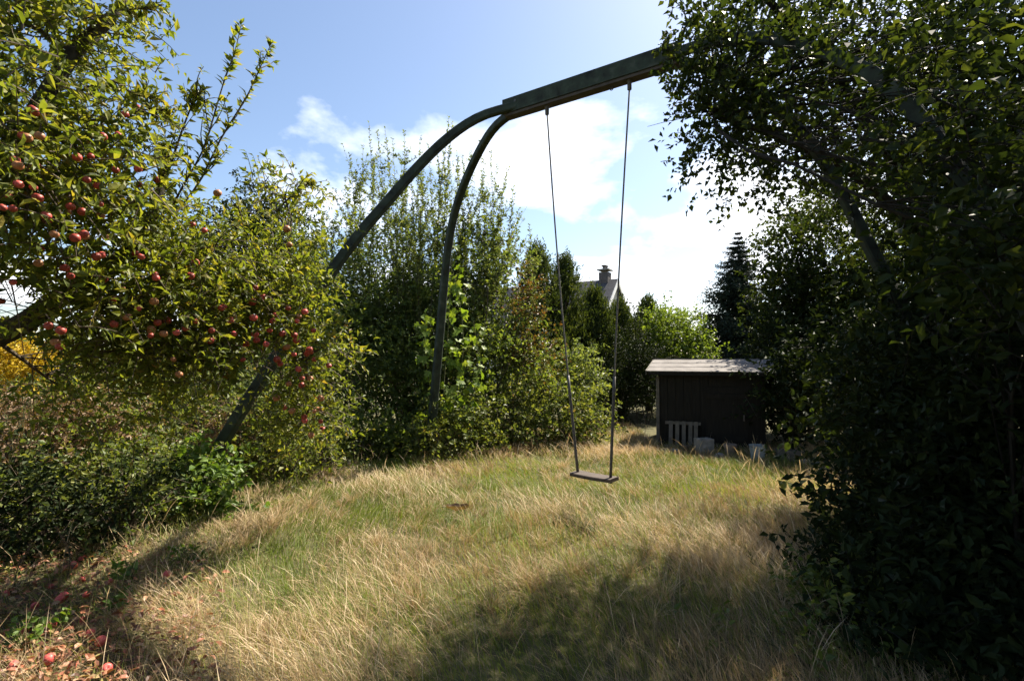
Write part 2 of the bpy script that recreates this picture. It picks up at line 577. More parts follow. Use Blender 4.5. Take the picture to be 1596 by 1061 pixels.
def shoot_leaves(rng, pts, n, leaf_len, up=.5):
    """leaves along one polyline"""
    pts = np.asarray(pts, float)
    seg = np.linspace(0, 1, len(pts))
    s = np.sort(rng.random(n))
    P = np.stack([np.interp(s, seg, pts[:, k]) for k in range(3)], -1)
    T = unit(np.stack([np.interp(np.minimum(s + .05, 1), seg, pts[:, k]) - np.interp(np.maximum(s - .05, 0), seg, pts[:, k]) for k in range(3)], -1))
    side = unit(np.cross(T, rng.normal(size=(n, 3))))
    D = unit(T * up + side * .8)
    Nn = unit(T * .8 + rng.normal(size=(n, 3)) * .4)
    return P, D, Nn, leaf_len * (.6 + .6 * rng.random(n)) * (1 - .35 * s), np.clip(rng.random(n) * .7 + .2, 0, 1)


def bush(name, label, cat, ells, material, n_twigs, twig_len, per, leaf_len, seed, tmpl=T_QUAD, width=.55, stems=9, group=None,
         leaf_objects=0, stem_mat='twig', crown_name='foliage', spurs=5, r0=.014, **kw):
    rng = np.random.default_rng(seed)
    c = np.mean([e[0] for e in ells], axis=0)
    base = np.array([c[0], c[1], 0.0])
    base[2] = float(ground_z(base[0], base[1])) - .02
    root = thing(name, base, label, cat, group)
    kw.setdefault('clump', 10)
    tw, lv, pick = foliage(rng, ells, n_twigs, twig_len, per, leaf_len, **kw)
    sm = MB()
    for i, e in enumerate(ells):
        for k in range(max(2, stems // len(ells))):
            g = np.array([e[0][0] + rng.normal() * e[1][0] * .25, e[0][1] + rng.normal() * e[1][1] * .25, 0])
            g[2] = float(ground_z(g[0], g[1])) - .03
            top = e[0] + rng.normal(size=3) * e[1] * .35
            top[2] = max(top[2], .15)
            pts = branch(g, top, rng, 6, .08)
            sm.tubes(pts, np.linspace(r0, r0 * .4, 6), 5)
            sel = rng.choice(np.where(pick == i)[0], min(spurs, int((pick == i).sum())), replace=False)
            if len(sel):
                q = np.stack([branch(pts[rng.integers(2, 6)], tw[s_, 0], rng, 4, .1) for s_ in sel])
                sm.tubes(q, np.linspace(r0 * .4, r0 * .15, 4)[None], 3)
    sm.tubes(tw[::5], np.linspace(.003, .0012, 4)[None], 3)
    part('branchwork', sm, M[stem_mat], root, stuff=True)
    if leaf_objects:
        lv = leaf_parts(root, lv, leaf_objects, cat + str(len(tmpl[0])), tmpl, width, M[material])
    mb = MB()
    add_leaves(mb, lv, T_QUAD if leaf_objects else tmpl, width)
    part(crown_name, mb, M[material], root, stuff=True)
    return root


# ------------------------------------------------------------------ ground
def build_ground():
    n = 140
    g = np.linspace(-1, 1, n)
    ax = np.sign(g) * (np.abs(g) * 12 + np.abs(g) ** 6 * 900)
    X, Y = np.meshgrid(ax, ax + 6, indexing='ij')
    Z = ground_z(X, Y)
    v = np.stack([X, Y, Z], -1).reshape(-1, 3)
    idx = np.arange(n * n).reshape(n, n)
    a, b, c, d = idx[:-1, :-1], idx[1:, :-1], idx[1:, 1:], idx[:-1, 1:]
    t = np.concatenate([np.stack([a, b, c], -1).reshape(-1, 3), np.stack([a, c, d], -1).reshape(-1, 3)])
    mb = MB().add(v, t)
    o = link_mesh('ground', mb.mesh('ground', M['earth'], smooth=True))
    tag(o, 'earth of the garden under the long grass and shrubs', 'ground', kind='structure')


build_ground()


# ------------------------------------------------------------------ swing frame and swing
def catmull(pts, n):
    pts = np.asarray(pts, float)
    P = np.concatenate([[2 * pts[0] - pts[1]], pts, [2 * pts[-1] - pts[-2]]])
    out = []
    t = np.linspace(0, len(pts) - 1, n)
    for q in t:
        i = min(int(q), len(pts) - 2)
        u = q - i
        a, b, c, d = P[i:i + 4]
        out.append(.5 * (2 * b + (c - a) * u + (2 * a - 5 * b + 4 * c - d) * u * u + (3 * b - a - 3 * c + d) * u ** 3))
    return np.array(out)


def ribbon_beam(mb, pts, half_w, half_h, side, m=0):
    """rectangular section swept along a curve; side = the constant horizontal side vector"""
    pts = np.asarray(pts, float)
    T = unit(np.gradient(pts, axis=0))
    S = np.broadcast_to(unit(np.asarray(side, float)), T.shape)
    U = unit(np.cross(S, T))
    hw = np.broadcast_to(np.asarray(half_w, float), (len(pts),))[:, None]
    hh = np.broadcast_to(np.asarray(half_h, float), (len(pts),))[:, None]
    c = .25   # chamfer
    prof = [(-1, -1 + c), (-1, 1 - c), (-1 + c, 1), (1 - c, 1), (1, 1 - c), (1, -1 + c), (1 - c, -1), (-1 + c, -1)]
    ring = np.stack([pts + S * hw * a + U * hh * b for a, b in prof], 1)
    k = len(prof)
    idx = np.arange(len(pts) * k).reshape(len(pts), k)
    i0, i1 = idx[:-1], idx[1:]
    j0, j1 = np.roll(i0, -1, 1), np.roll(i1, -1, 1)
    t = [np.stack([i0, i1, j1], -1).reshape(-1, 3), np.stack([i0, j1, j0], -1).reshape(-1, 3)]
    t.append(np.array([(idx[0, 0], idx[0, q], idx[0, q + 1]) for q in range(1, k - 1)]))
    t.append(np.array([(idx[-1, 0], idx[-1, q + 1], idx[-1, q]) for q in range(1, k - 1)]))
    mb.add(ring.reshape(-1, 3), np.concatenate(t), .5, m)


AX = np.array([.833, -.553, 0.0])
AX /= np.linalg.norm(AX)
PERP = np.array([AX[1], -AX[0], 0])            # towards the camera and left
BL, BR = np.array([-.07, 5.55, 0.0]), np.array([1.53, 4.49, 0.0])
BEAM_Z = 4.21                                   # underside
BH, BW = .155, .13
FRAME_BASE = np.array([.73, 5.02, float(ground_z(.73, 5.02))])


def build_swing():
    fr = thing('swing_gantry', FRAME_BASE, 'tall garden swing frame, green stained straight beam on four curved timber legs', 'swing frame')
    mb = MB()
    L = np.linalg.norm(BR - BL)
    R = np.stack([AX, PERP, np.array([0, 0, 1.0])], 1)
    mid = (BL + BR) / 2
    # two side boards over a narrower core and a bottom strip
    side_h = .060
    mb.box(mid + np.array([0, 0, BEAM_Z + .03 + BH / 2]), (L / 2 - .012, BW / 2 - .03, BH / 2 - .004), R)
    core = part('beam_core', mb, M['timber'], fr)
    for s in (1, -1):
        b = MB()
        b.box(mid + PERP * s * (BW / 2 - .0135) + np.array([0, 0, BEAM_Z + .03 + BH / 2]), (L / 2, .0165, BH / 2), R)
        part('side_board', b, M['timber'], fr)
    b = MB()
    b.box(mid + np.array([0, 0, BEAM_Z + .014]), (L / 2 - .02, BW / 2 - .012, .0145), R)
    part('bottom_board', b, M['timber_edge'], fr, label='brownish board along the underside of the beam')
    legs = {
        'll': (BL, -AX, 1, [(0.0, 4.30), (.097, 4.22), (.198, 4.0), (.301, 3.66), (.403, 3.26), (.476, 2.97), (.548, 2.64), (.66, 2.06), (.777, 1.43), (.861, .98), (.955, .44), (1.05, -.12)]),
        'lf': (BL, -AX, -1, [(0.0, 4.30), (.133, 4.30), (.286, 4.14), (.437, 3.82), (.543, 3.40), (.609, 2.78), (.654, 2.13), (.701, 1.46), (.75, .77), (.812, -.12)]),
        'rf': (BR, AX, -1, [(0.0, 4.30), (.11, 4.20), (.217, 3.92), (.324, 3.54), (.397, 3.10), (.45, 2.70), (.56, 1.85), (.67, 1.0), (.81, -.12)]),
        'rn': (BR, AX, 1, [(0.0, 4.30), (.13, 4.18), (.30, 3.86), (.456, 3.36), (.529, 2.98), (.58, 2.58), (.625, 2.12), (.70, 1.3), (.83, -.12)]),
    }
    for key, (E, ax, s, prof) in legs.items():
        foot = ax * 3.1 + PERP * s * 1.7
        hd = foot / np.linalg.norm(foot)
        pts = np.array([E - ax * .10 + PERP * s * .02 + foot * q + np.array([0, 0, z]) for q, z in prof])
        pts[0] = E - ax * .22 + PERP * s * .014 + np.array([0, 0, BEAM_Z + .10])
        cv = catmull(pts, 40)
        mb = MB()
        side = np.cross(hd, np.array([0, 0, 1.0]))
        w = np.linspace(.038, .060, 40) if key[0] == 'l' else np.linspace(.036, .046, 40)
        ribbon_beam(mb, cv, w, w * 1.05, side)
        part('leg', mb, M['timber'], fr)
    # bolts through the beam ends
    for E_, sgn in ((BL, 1), (BR, -1)):
        for off in (.07, .17):
            for s_ in (1, -1):
                c0 = E_ + AX * sgn * off + PERP * s_ * (BW / 2 + .003) + np.array([0, 0, BEAM_Z + .03 + BH * (.35 if off < .1 else .65)])
                mb = MB()
                mb.tubes(np.stack([c0 - PERP * s_ * .004, c0 + PERP * s_ * .010]), .013, 6)
                part('bolt', mb, M['dark_metal'], fr)
    # hooks under the beam
    r1, r2 = np.array([.366, 5.265, 0]), np.array([1.112, 4.768, 0])
    for p_ in (r1, r2, r1 + (r2 - r1) * .80):
        small = abs(np.linalg.norm(p_ - r1) / np.linalg.norm(r2 - r1) - .80) < .01
        mb = MB()
        if small:
            t = np.linspace(0, 2 * math.pi, 13)
            ring = p_ + AX * (np.cos(t) * .016)[:, None] + np.array([0, 0, 1]) * (BEAM_Z - .02 + np.sin(t) * .018)[:, None]
            mb.tubes(ring, .005, 5)
        else:
            mb.lathe([(0, .03), (.030, .03), (.030, .022), (.021, .016), (.021, -.062), (.012, -.07), (0, -.07)], p_ + np.array([0, 0, BEAM_Z - .022]), 10)
        part('hook_ring' if small else 'rope_hanger', mb, M['dark_metal'], fr, smooth=not small)
    # swing
    sc = (r1 + r2) / 2
    seat_z = .44
    s_dir = AX * .987 + PERP * .12
    s_dir /= np.linalg.norm(s_dir)
    s_per = np.array([s_dir[1], -s_dir[0], 0])
    sc = ray_at(925.5, 742, 5.03)
    sc[2] = 0
    sw = thing('swing', sc + np.array([0, 0, seat_z]), 'narrow dark wooden swing seat hanging on two grey ropes above the grass', 'swing')
    R2 = np.stack([s_dir, s_per, np.array([0, 0, 1.0])], 1)
    mb = MB()
    xs = np.linspace(-.225, .225, 9)
    prof = np.array([(-.085, -.012), (-.085, .010), (-.078, .016), (.078, .016), (.085, .010), (.085, -.012), (.078, -.018), (-.078, -.018)])
    ring = np.array([[sc + s_dir * x + s_per * a + np.array([0, 0, seat_z + b - .006 * math.cos(x / .225 * 1.5)]) for a, b in prof] for x in xs])
    idx = np.arange(9 * 8).reshape(9, 8)
    t = []
    for i in range(8):
        for q in range(8):
            q2 = (q + 1) % 8
            t += [(idx[i, q], idx[i, q2], idx[i + 1, q2]), (idx[i, q], idx[i + 1, q2], idx[i + 1, q])]
    for e in (0, 8):
        t += [(idx[e, 0], idx[e, q], idx[e, q + 1]) for q in range(1, 7)]
    mb.add(ring.reshape(-1, 3), t)
    seat = part('seat', mb, M['seat_wood'], sw)
    for s, top in ((-1, r1), (1, r2)):
        bot = sc + s_dir * s * .185 + np.array([0, 0, seat_z + .01])
        knot = bot + (top + np.array([0, 0, BEAM_Z]) - bot) * .11
        tp = top + np.array([0, 0, BEAM_Z - .07])
        tt = np.linspace(0, 1, 24)[:, None]
        pts = bot + (tp - bot) * tt
        sway = np.array([-.02, 0, 0]) if s < 0 else np.array([-.015, 0, 0])
        pts = pts + sway * np.sin(tt * math.pi * 1.0)
        mb = MB()
        r = np.full(24, .0085)
        mb.tubes(pts, r, 7)
        rope = part('rope', mb, M['rope'], sw, smooth=True)
        mb = MB()
        q = pts[:7] + np.array([0, 0, .0])
        mb.tubes(q, .0145, 8)
        part('rope_sleeve', mb, M['dark_metal'], sw, smooth=True)
        mb = MB()
        mb.lathe([(0, -.03), (.017, -.028), (.021, -.01), (.012, .004), (0, .006)], bot + np.array([0, 0, -.022]), 9)
        part('knot', mb, M['dark_metal'], sw, smooth=True)


build_swing()


# ------------------------------------------------------------------ shed and the clutter beside it
def build_shed():
    w_ax = np.array([.92, -.39, 0])
    w_ax /= np.linalg.norm(w_ax)
    d_ax = np.array([-w_ax[1], w_ax[0], 0])
    fl = np.array([2.68, 9.32, 0.0])             # front-left corner of the wall
    W, Dp, H = 1.66, 1.7, 1.34
    RISE = .16
    base = fl + w_ax * W / 2 + d_ax * Dp / 2
    sh = thing('garden_shed', base, 'low dark plank shed with pale felt roof at the end of the lawn', 'shed')
    R = np.stack([w_ax, d_ax, np.array([0, 0, 1.0])], 1)
    rng = np.random.default_rng(11)
    walls = {}
    up = np.array([0, 0, 1.0])
    core = MB()
    core.box(base + up * (H / 2 - .03), (W / 2 - .035, Dp / 2 - .035, H / 2 - .05), R)
    part('wall_core', core, M['shed_wood'], sh)
    pl = .128
    n = int(W / pl)
    for face in ('front', 'back'):
        o0 = fl if face == 'front' else fl + d_ax * Dp
        for i in range(n):
            b = MB()
            c = o0 + w_ax * (W * (i + .5) / n) + up * (H / 2) + d_ax * rng.normal() * .003
            b.box(c, (W / n / 2 - .002, .011, H / 2 - rng.random() * .02), R)
            part('plank', b, M['shed_wood'], sh)
    n = int(Dp / pl)
    for s in (0, 1):
        o0 = fl + w_ax * W * s
        for i in range(n):
            f = (i + .5) / n
            hh = H + RISE * (1 - abs(2 * f - 1)) - .03
            b = MB()
            b.box(o0 + d_ax * Dp * f + up * hh / 2 + w_ax * (.013 if s else -.013), (.011, Dp / n / 2 - .004, hh / 2), R)
            part('plank', b, M['shed_wood'], sh)
    for s in (0, 1):
        b = MB()
        b.box(fl + w_ax * (W * s) + w_ax * (-.03 if not s else .03) - d_ax * .022 + up * .62, (.028, .024, .62), R)
        part('corner_post', b, M['pale_wood'] if s == 0 else M['shed_wood'], sh, label='weathered pale corner post' if s == 0 else None)
    # door on the front
    b = MB()
    dc = fl + w_ax * 1.12 - d_ax * .022 + up * .56
    b.box(dc, (.34, .010, .52), R)
    door = part('door', b, M['shed_wood'], sh)
    for z in (-.36, .36):
        b = MB()
        b.box(dc - d_ax * .02 + up * z, (.32, .009, .045), R)
        part('ledge', b, M['shed_wood'], door)
    b = MB()
    b.box(dc - d_ax * .026 + w_ax * .27, (.012, .015, .05), R)
    part('latch', b, M['dark_metal'], door)
    # roof: two felted slopes in overlapping sheets, fascia and ridge cap
    ov = .16
    half = Dp / 2 + ov
    for s in (-1, 1):
        slope = np.array([0, 0, 0.0]) + d_ax * s * half - up * (RISE * half / (Dp / 2))
        ln = np.linalg.norm(slope)
        sl = slope / ln
        nrm = np.cross(w_ax, sl) * (1 if s > 0 else -1)
        if nrm[2] < 0:
            nrm = -nrm
        ridge = base + up * (H + RISE + .02)
        Rr = np.stack([w_ax, sl, nrm], 1)
        ns = 3
        for i in range(ns):
            b = MB()
            c = ridge + sl * ln * (i + .5) / ns + nrm * (.012 + .006 * (ns - i))
            b.box(c, (W / 2 + .20, ln / ns / 2 + .02, .008), Rr)
            part('roof_sheet', b, M['roof_felt'], sh)
        b = MB()
        b.box(ridge + slope - up * .03 + d_ax * s * .012, (W / 2 + .18, .011, .022), R)
        part('fascia', b, M['shed_wood'], sh)
        for q in (-1, 1):
            b = MB()
            b.box(ridge + slope * .5 + w_ax * q * (W / 2 + .215) - up * .012, (.011, ln / 2, .038), Rr)
            part('barge_board', b, M['pale_wood'], sh)
    b = MB()
    b.box(base + up * (H + RISE + .056), (W / 2 + .21, .05, .009), R)
    part('ridge_cap', b, M['roof_felt'], sh)

    # slatted pallet leaning on the shed front
    pc = fl + w_ax * .40 - d_ax * .20
    pc[2] = float(ground_z(pc[0], pc[1]))
    pal = thing('slatted_pallet', pc, 'weathered pale slatted pallet leaning against the left end of the shed', 'pallet')
    tilt = math.radians(14)
    u2 = up * math.cos(tilt) + d_ax * math.sin(tilt)
    n2 = np.cross(w_ax, u2)
    Rp = np.stack([w_ax, n2, u2], 1)
    for x in (-.20, -.09, .02, .13, .22):
        b = MB()
        b.box(pc + w_ax * x + u2 * .25, (.032, .010, .25), Rp)
        part('slat', b, M['pale_wood'], pal)
    for z in (.06, .47):
        b = MB()
        b.box(pc + u2 * z - n2 * .022, (.30, .012, .026), Rp)
        part('rail', b, M['pale_wood'], pal)

    # zinc bucket
    p = ray_at(1181, 716, 7.9)
    p[2] = float(ground_z(p[0], p[1]))
    bk = thing('bucket', p, 'pale blue grey metal bucket standing in the dry grass before the shed', 'bucket')
    b = MB()
    b.lathe([(0, .0), (.088, 0), (.093, .012), (.118, .225), (.124, .23), (.124, .24), (.114, .24), (.090, .02), (0, .018)], p, 18)
    part('body', b, M['zinc'], bk, smooth=False)
    b = MB()
    t = np.linspace(0, math.pi, 14)
    arc = p + np.stack([np.cos(t) * .122, -np.sin(t) * .11, .235 - np.sin(t) * .04], -1)
    b.tubes(arc, .004, 6)
    part('handle', b, M['dark_metal'], bk)

    # clay pots, a trough and a concrete block
    def pot(px, py, d, r, h, label, material, name='flower_pot'):
        q = ray_at(px, py, d)
        q[2] = float(ground_z(q[0], q[1]))
        o = thing(name, q, label, 'flower pot')
        b_ = MB()
        b_.lathe([(0, 0), (r * .66, 0), (r * .93, h * .76), (r * 1.06, h * .78), (r * 1.06, h), (r * .92, h), (r * .86, h * .8), (0, h * .78)], q, 16)
        part('body', b_, M[material], o)
        b_ = MB()
        b_.lathe([(0, h * .86), (r * .5, h * .87), (r * .9, h * .84)], q, 12)
        part('soil', b_, M['earth'], o)
        return o
    pot(1138, 700, 8.3, .10, .2, 'small brown clay flower pot between the grey block and the bucket', 'clay')
    pot(1068, 690, 8.7, .07, .13, 'smallest pale clay flower pot at the foot of the slatted pallet', 'pale_wood')

    def block(px, d, half, rz, name, label, cat, material):
        q = ray_at(px, 690, d)
        q[2] = float(ground_z(q[0], q[1]))
        o = thing(name, q, label, cat)
        c_, s_ = math.cos(rz), math.sin(rz)
        Rb = np.array([[c_, -s_, 0], [s_, c_, 0], [0, 0, 1]])
        b_ = MB()
        hx, hy, hz = half
        for sx in (-1, 1):
            b_.box(q + Rb @ np.array([sx * (hx - .018), 0, hz]), (.018, hy, hz), Rb)
            b_.box(q + Rb @ np.array([0, sx * (hy - .018), hz]), (hx - .0365, .018, hz - .003), Rb)
        part('side', b_, M[material], o)
        b_ = MB()
        b_.box(q + np.array([0, 0, hz * .75]), (hx - .04, hy - .04, hz * .72), Rb)
        part('filling', b_, M['earth'], o)
    block(1097, 8.5, (.125, .10, .14), .2, 'stone_block', 'grey concrete planter block beside the slatted pallet', 'planter', 'concrete')
    block(1229, 7.9, (.17, .09, .085), -.35, 'planter_trough', 'low pale trough lying right of the bucket in shade', 'planter', 'pale_wood')

    # bricks/stones edging the shed base
    rng = np.random.default_rng(5)
    for i, (px, d, s, lab) in enumerate(((1036, 8.75, .06, 'grey rubble stone under the pale corner post of the shed'),
                                         (1052, 8.6, .075, 'largest rubble stone at the foot of the leaning pallet'),
                                         (1121, 8.2, .07, 'grey rubble stone just right of the concrete planter block'),
                                         (1255, 7.7, .08, 'rounded grey stone right of the low pale trough'))):
        q = ray_at(px, 690, d)
        q[2] = float(ground_z(q[0], q[1]))
        u_ = np.array([(math.sin(a) * math.cos(b_), math.sin(a) * math.sin(b_), math.cos(a)) for a in np.linspace(0.05, 3.09, 7) for b_ in np.arange(9) * .698])
        v = u_ * np.array([1.25, .9, .62]) * s * (1 + .22 * wob(u_, 1.6, i * 2.3))[:, None]
        idx = np.arange(63).reshape(7, 9)
        t = []
        for a in range(6):
            for c in range(9):
                c2 = (c + 1) % 9
                t += [(idx[a, c], idx[a + 1, c], idx[a + 1, c2]), (idx[a, c], idx[a + 1, c2], idx[a, c2])]
        b_ = MB().add(v + np.array([0, 0, s * .45]), t)
        o = link_mesh('rubble_stone', b_.mesh('rubble_stone', M['concrete']))
        o.location = q
        tag(o, lab, 'stone', 'stones along the shed')


build_shed()


# ------------------------------------------------------------------ the house beyond the trees
def build_house():
    d = 30.0
    apex = ray_at(957, 437, d)
    base = np.array([apex[0], apex[1], 0])
    ho = thing('house', base, 'slate roofed house with a stone chimney showing above the conifers', 'house')
    g_ax = unit(np.array([.55, -.83, 0.0]))        # gable end looks this way
    r_ax = -g_ax                                    # ridge runs away
    r_ax = unit(np.array([-.86, .51, 0.0]))
    s_ax = np.array([-r_ax[1], r_ax[0], 0])
    if s_ax[1] > 0:
        s_ax = -s_ax
    hw, Lh, eave, top = 3.2, 8.0, 2.9, apex[2]
    # walls
    b = MB()
    A = [base - s_ax * hw, base + s_ax * hw]
    v, t = [], []
    for q in (0, Lh):
        for p_ in (A[0], A[1]):
            v += [p_ + r_ax * q, p_ + r_ax * q + np.array([0, 0, eave])]
        v.append(base + r_ax * q + np.array([0, 0, top - .12]))
    t = [(0, 2, 3), (0, 3, 1), (1, 3, 4), (5, 8, 7), (5, 6, 8), (6, 9, 8), (0, 1, 6), (0, 6, 5), (2, 7, 8), (2, 8, 3)]
    b.add(v, t)
    part('wall', b, M['render_wall'], ho)
    roof = None
    for s in (-1, 1):
        dv = s_ax * s * (hw + .3) + np.array([0, 0, -(top - eave) * (hw + .3) / hw])
        ln = np.linalg.norm(dv)
        sl = dv / ln
        n_ = np.cross(r_ax, sl)
        if n_[2] < 0:
            n_ = -n_
        Rr = np.stack([r_ax, sl, n_], 1)
        b = MB()
        b.box(base + r_ax * (Lh / 2) + np.array([0, 0, top]) + dv / 2 + n_ * .05, (Lh / 2 + .25, ln / 2, .05), Rr)
        r_ = part('roof', b, M['slate'], ho)
        roof = roof or r_
        b = MB()
        b.box(base - r_ax * .27 + np.array([0, 0, top - .05]) + dv / 2, (.03, ln / 2, .11), Rr)
        part('verge_board', b, M['white_paint'], ho)
    cc = base + r_ax * .55 + np.array([0, 0, top - .12])
    R = np.stack([r_ax, s_ax, np.array([0, 0, 1.0])], 1)
    b = MB()
    b.box(cc + np.array([0, 0, .12]), (.28, .30, .50), R)
    ch = part('chimney', b, M['chimney_stone'], roof)
    b = MB()
    b.box(cc + np.array([0, 0, .77]), (.36, .40, .035), R)
    part('chimney_cap', b, M['concrete'], roof)
    for q in (-.15, .15):
        b = MB()
        b.lathe([(.10, 0), (.10, .16), (.17, .20), (.17, .24), (0, .27)], cc + s_ax * q + np.array([0, 0, .80]), 10)
        part('chimney_pot', b, M['dark_metal'], roof)
    b = MB()
    b.box(base - r_ax * .02 + np.array([0, 0, 3.6]), (.03, .45, .55), R)
    wd = part('window', b, M['white_paint'], ho)
    b = MB()
    b.box(base - r_ax * .06 + np.array([0, 0, 3.6]), (.02, .38, .48), R)
    part('pane', b, M['slate'], wd)


build_house()


# ------------------------------------------------------------------ apple tree
def apple_mesh(name, m):
    prof = []
    for a in np.linspace(0, math.pi, 11):
        r = .5 * math.sin(a) ** .9
        z = -.45 * math.cos(a)
        if a > 2.5:
            z -= .16 * ((a - 2.5) / .64) ** 2
        if a < .6:
            z += .07 * ((.6 - a) / .6) ** 2
        prof.append((r, z))
    b = MB().lathe(prof, n=12)
    b.tubes(np.array([(0, 0, .26), (.02, 0, .45), (.05, .01, .62)]), .025, 4, m=1)
    return b.mesh(name, [M[m], M['twig']], smooth=True)


def build_apple_tree():
    rng = np.random.default_rng(21)
    base = np.array([-4.7, 3.4, 0.0])
    base[2] = float(ground_z(base[0], base[1])) - .03
    tr = thing('apple_tree', base, 'apple tree full of red apples leaning in from the left', 'apple tree')
    E = [ell(20, 30, 2.7, 130, 70, .5), ell(140, 50, 3.0, 60, 32, .3), ell(30, 190, 2.5, 140, 110, .5), ell(130, 240, 2.9, 80, 60, .45),
         ell(40, 340, 2.6, 150, 100, .55), ell(180, 350, 3.2, 120, 80, .5), ell(290, 390, 3.7, 110, 75, .5), ell(385, 425, 4.1, 80, 62, .5),
         ell(460, 425, 4.5, 42, 62, .4), ell(110, 460, 3.1, 140, 55, .5), ell(255, 490, 3.6, 115, 75, .5), ell(385, 500, 4.2, 100, 75, .5),
         ell(470, 560, 4.5, 52, 115, .4), ell(470, 665, 4.6, 42, 60, .35), ell(200, 545, 3.5, 90, 32, .4), ell(315, 565, 3.9, 60, 30, .4),
         ell(445, 310, 4.5, 40, 25, .3), ell(-140, 250, 2.6, 140, 260, .8), ell(90, 600, 3.7, 110, 40, .4, .12), ell(230, 615, 4.0, 90, 45, .4, .16), ell(300, 530, 3.8, 90, 40, .4, .2), ell(-160, 440, 3.2, 120, 80, .6)]
    tw, lv, pick = foliage(rng, E, 4900, .24, 8, .062, up=.18, droop=.25, shell=.55, spread=.8, flat=.5, rough=.25, clump=5)
    lv = pick_leaves(lv, lv[0][:, 1] > 1.3)
    gx, gy = to_px(lv[0])
    lv = pick_leaves(lv, (((gx - 12) / 42) ** 2 + ((gy - 468) / 36) ** 2 > 1) & (((gx - 20) / 55) ** 2 + ((gy - 562) / 34) ** 2 > 1))
    # limbs
    trunk = MB()
    fork = np.array([-4.25, 3.5, 1.55])
    tp = catmull([base - np.array([0, 0, .05]), base + np.array([.05, .02, .7]), fork], 10)
    trunk.tubes(tp, np.linspace(.17, .12, 10), 12)
    part('trunk', trunk, M['bark'], tr, smooth=True)
    limbs = [[fork, ray_at(0, 522, 3.35), ray_at(95, 462, 3.35), ray_at(190, 400, 3.4), ray_at(240, 330, 3.5), ray_at(262, 250, 3.6)],
             [fork, ray_at(-60, 330, 3.0), ray_at(40, 200, 2.8), ray_at(110, 90, 2.8), ray_at(180, 20, 2.9), ray_at(210, -60, 3.0)],
             [ray_at(95, 462, 3.35), ray_at(200, 470, 3.5), ray_at(300, 455, 3.8), ray_at(400, 470, 4.2), ray_at(470, 540, 4.5), ray_at(480, 640, 4.6)],
             [ray_at(190, 400, 3.4), ray_at(260, 400, 3.6), ray_at(300, 470, 3.8), ray_at(350, 540, 4.0)]]
    rad = [(.085, .02), (.07, .015), (.045, .012), (.03, .01)]
    allp = []
    for L_, (r0, r1) in zip(limbs, rad):
        cv = catmull(L_, 22)
        allp.append(cv)
        b = MB()
        b.tubes(cv, np.linspace(r0, r1, 22), 9)
        part('limb', b, M['bark'], tr, smooth=True)
    allp = np.concatenate(allp)
    bw = MB()
    scaffold(bw, allp, E, tw, pick, rng, .017, 10)
    bw.tubes(tw[::2], np.linspace(.0042, .0016, 4)[None], 3)
    # upright shoots against the sky
    shoots = [([(262, 335, 3.4), (285, 290, 3.4), (318, 230, 3.4), (345, 140, 3.4), (366, 80, 3.4), (376, 38, 3.4)], 85),
              ([(275, 330, 3.45), (310, 285, 3.45), (345, 215, 3.45), (385, 150, 3.45), (408, 100, 3.45), (424, 66, 3.45)], 80),
              ([(255, 290, 3.3), (285, 200, 3.3), (306, 150, 3.3), (318, 140, 3.3)], 38),
              ([(235, 320, 3.3), (255, 270, 3.3), (262, 240, 3.3), (275, 200, 3.3)], 40),
              ([(110, 150, 2.9), (170, 125, 2.9), (215, 150, 2.9), (262, 142, 2.95)], 42),
              ([(130, 190, 2.9), (190, 180, 2.9), (240, 170, 2.9), (268, 188, 2.9)], 46),
              ([(120, 60, 2.8), (170, 20, 2.8), (215, 14, 2.8), (256, 8, 2.8)], 30),
              ([(430, 330, 4.5), (455, 305, 4.5), (480, 290, 4.5), (488, 282, 4.5)], 26)]
    for pxs, n in shoots:
        cv = catmull([ray_at(*q) for q in pxs], 14)
        bw.tubes(cv, np.linspace(.008, .0022, 14), 5)
        a = shoot_leaves(rng, cv[1:], int(n * 1.15), .088, .5)
        lv = join(lv, a)
        for k in range(9):      # side spurs
            i = rng.integers(3, 11)
            e = cv[i] + (cv[min(i + 2, 13)] - cv[i]) * .8 + rng.normal(size=3) * .065
            sp = branch(cv[i], e, rng, 5, .05)
            bw.tubes(sp, np.linspace(.004, .0016, 5), 4)
            lv = join(lv, shoot_leaves(rng, sp, 8, .078, .5))
    part('branchwork', bw, M['twig'], tr, stuff=True)
